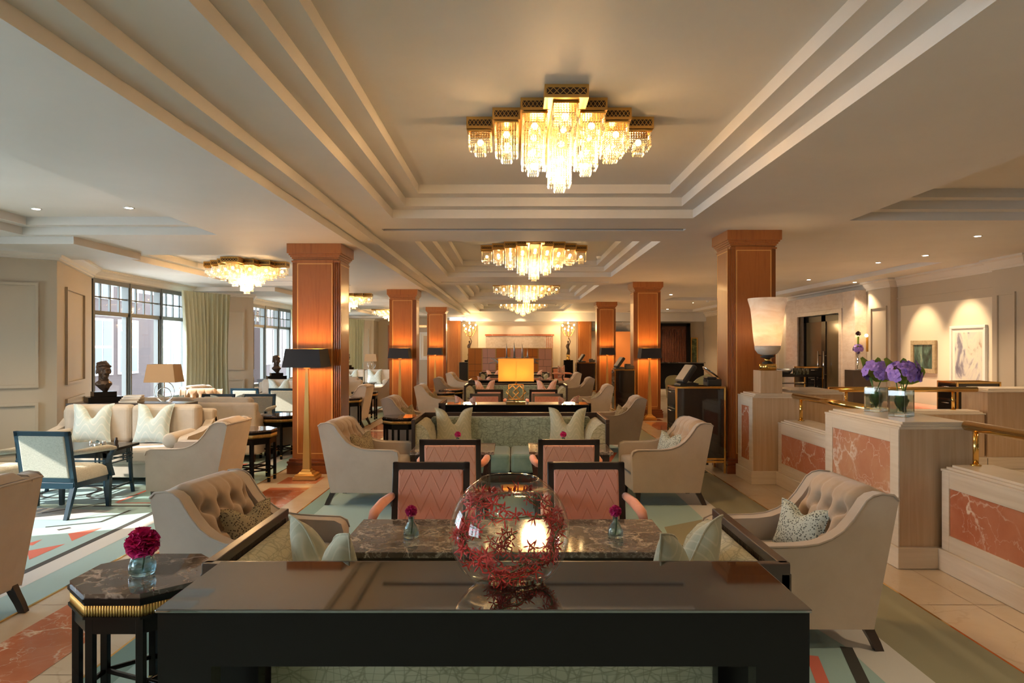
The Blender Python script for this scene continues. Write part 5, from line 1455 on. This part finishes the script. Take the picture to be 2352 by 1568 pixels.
# green tub chairs and bar far right
def tub():
    r=root('tub_chair','','chair'); b=MB()
    b.grid(lambda u,v:(.34*cos(pi*u)*(1+.1*v),.30*sin(pi*u)*(1+.15*v),.40+v*(.20+.30*sin(pi*u))),24,6); b.build('curved_back',plain('olive_leather',(.36,.36,.20),.5),r,solid=.05)
    b=MB(); b.lathe([(0,.40),(.3,.40),(.31,.46),(.28,.49),(0,.49)],24); b.build('seat',plain('pale_aqua_leather',(.5,.62,.58),.5),r)
    for a in range(4): b=MB(); b.tube([(.2*cos(a*pi/2+.8),.2*sin(a*pi/2+.8),.40),(.24*cos(a*pi/2+.8),.24*sin(a*pi/2+.8),0)],.012,8); b.build('leg',M['chrome'],r)
    return r
tp=Proto(tub); tp.put((3.86,15.9,0),.4,'olive tub chair with aqua seat behind the nearest till','tub chairs'); tp.put((4.6,16.5,0),-.5,'olive tub chair with aqua seat, right one behind the nearest till','tub chairs')
r=root('bar_counter','dark bar counter in front of the slatted bar opening','counter',(6.1,26.2,0)); b=MB(); b.box(-1.2,1.0,-.25,.25,0,.95); b.build('counter_body',M['black'],r); b=MB(); b.box(-1.25,1.05,-.3,.3,.95,.99); b.build('counter_top',M['lacq'],r,bevel=.004)
# ceiling bits
def vent(y,l):
    b=MB()
    for i in range(5): b.box(-1.59,2.09,y+.012+.026*i,y+.022+.026*i,3.0,3.011)
    tag(b.build('ceiling_vent',M['plastic']),l,'air vent','linear ceiling vents')
for y,l in ((8.46,'long slot vent in the ceiling beyond the nearest coffer'),(15.33,'long slot vent in the ceiling beyond the second coffer'),(22.05,'long slot vent in the ceiling beyond the third coffer')): vent(y,l)
small('smoke_detector',M['white'],[(0,-.06),(.03,-.06),(.045,-.03),(.05,0)],1.62,13.2,3.2705,'white smoke detector beside the second central chandelier','smoke detector')
small('smoke_detector',M['white'],[(0,-.06),(.03,-.06),(.045,-.03),(.05,0)],6.0,21.5,2.985,'white smoke detector on the far right ceiling','smoke detector')

# ================================================================ street outside
def facade(x,y0,y1,h,m,label,seed):
    r=root('building',label,'building',(0,0,0)); b=MB(); b.box(x-2,x,y0,y1,-1,h); b.build('facade_wall',m,r)
    fl=0
    for z in (.6,3.4,6.2):
        y=y0+.5
        while y+1.3<y1:
            b=MB(); b.box(x-.01,x+.05,y-.08,y+1.28,z-.08,z+2.0,0); b.box(x+.05,x+.06,y,y+.56,z,z+.92,1); b.box(x+.05,x+.06,y+.64,y+1.2,z,z+.92,1); b.box(x+.05,x+.06,y,y+.56,z+1.0,z+1.92,1); b.box(x+.05,x+.06,y+.64,y+1.2,z+1.0,z+1.92,1)
            b.build('facade_window',[M['white'],M['oglass']],r); y+=1.75
facade(-15,22.5,29.3,9,M['brick'],'brown brick building with white sash windows across the street',1)
facade(-15.5,29.4,40,9,M['stucco'],'white rendered building farther along the street',2)
facade(-14.6,40.2,52,9,M['brick'],'brown brick building at the far end of the street',3)
b=MB(); b.box(-16,-7.3,-4,52,-.6,-.5); tag(b.build('street',plain('pale_paving',(.55,.54,.52),.9)),'pale paved street outside the windows','street',kind='structure')
# ---------------------------------------------------------------- daylight, camera, view
w=bpy.data.worlds.new('sky'); SC.world=w; w.use_nodes=True; nt=w.node_tree
sky=nt.nodes.new('ShaderNodeTexSky'); sky.sky_type='HOSEK_WILKIE'
sky.sun_direction=Vector((-.8,-.35,.55)).normalized(); sky.turbidity=3; sky.ground_albedo=.4
bg=nt.nodes['Background']; bg.inputs['Strength'].default_value=9.0
mx=mixc(nt,.62,sky.outputs[0],(.72,.87,1.0)); lk(nt,mx,bg.inputs['Color'])
sd=bpy.data.lights.new('sun','SUN'); sd.energy=5; sd.angle=.01; sd.color=(1,.93,.82)
so=bpy.data.objects.new('sun',sd); COL.objects.link(so)
so.rotation_euler=Vector((.82,.30,-.46)).to_track_quat('-Z','Y').to_euler()
for k in range(-2,3):
    ad=bpy.data.lights.new('window_portal','AREA'); ad.shape='RECTANGLE'; ad.size=3.3; ad.size_y=2.1; ad.cycles.is_portal=True
    ao=bpy.data.objects.new('window_portal',ad); COL.objects.link(ao); ao.location=(-7.0,12.95+BAYP*k,1.6)
    ao.rotation_euler=Vector((1,0,0)).to_track_quat('-Z','Z').to_euler()
cd=bpy.data.cameras.new('camera'); cd.sensor_width=36; cd.lens=1600/2352*36; cd.shift_x=-3/2352; cd.shift_y=13/2352; cd.clip_start=.05; cd.clip_end=200
co=bpy.data.objects.new('camera',cd); COL.objects.link(co); co.location=(0,0,1.55); co.rotation_euler=(pi/2,0,0); SC.camera=co
SC.view_settings.view_transform='Standard'; SC.view_settings.look='None'; SC.view_settings.gamma=1; SC.view_settings.use_curve_mapping=False
SC.view_settings.exposure=1.22
c=SC.cycles; c.use_denoising=True; c.max_bounces=10; c.diffuse_bounces=3; c.glossy_bounces=4; c.transmission_bounces=8; c.transparent_max_bounces=10; c.use_adaptive_sampling=True; c.adaptive_threshold=.04
c.sample_clamp_indirect=6; c.caustics_reflective=False; c.caustics_refractive=False
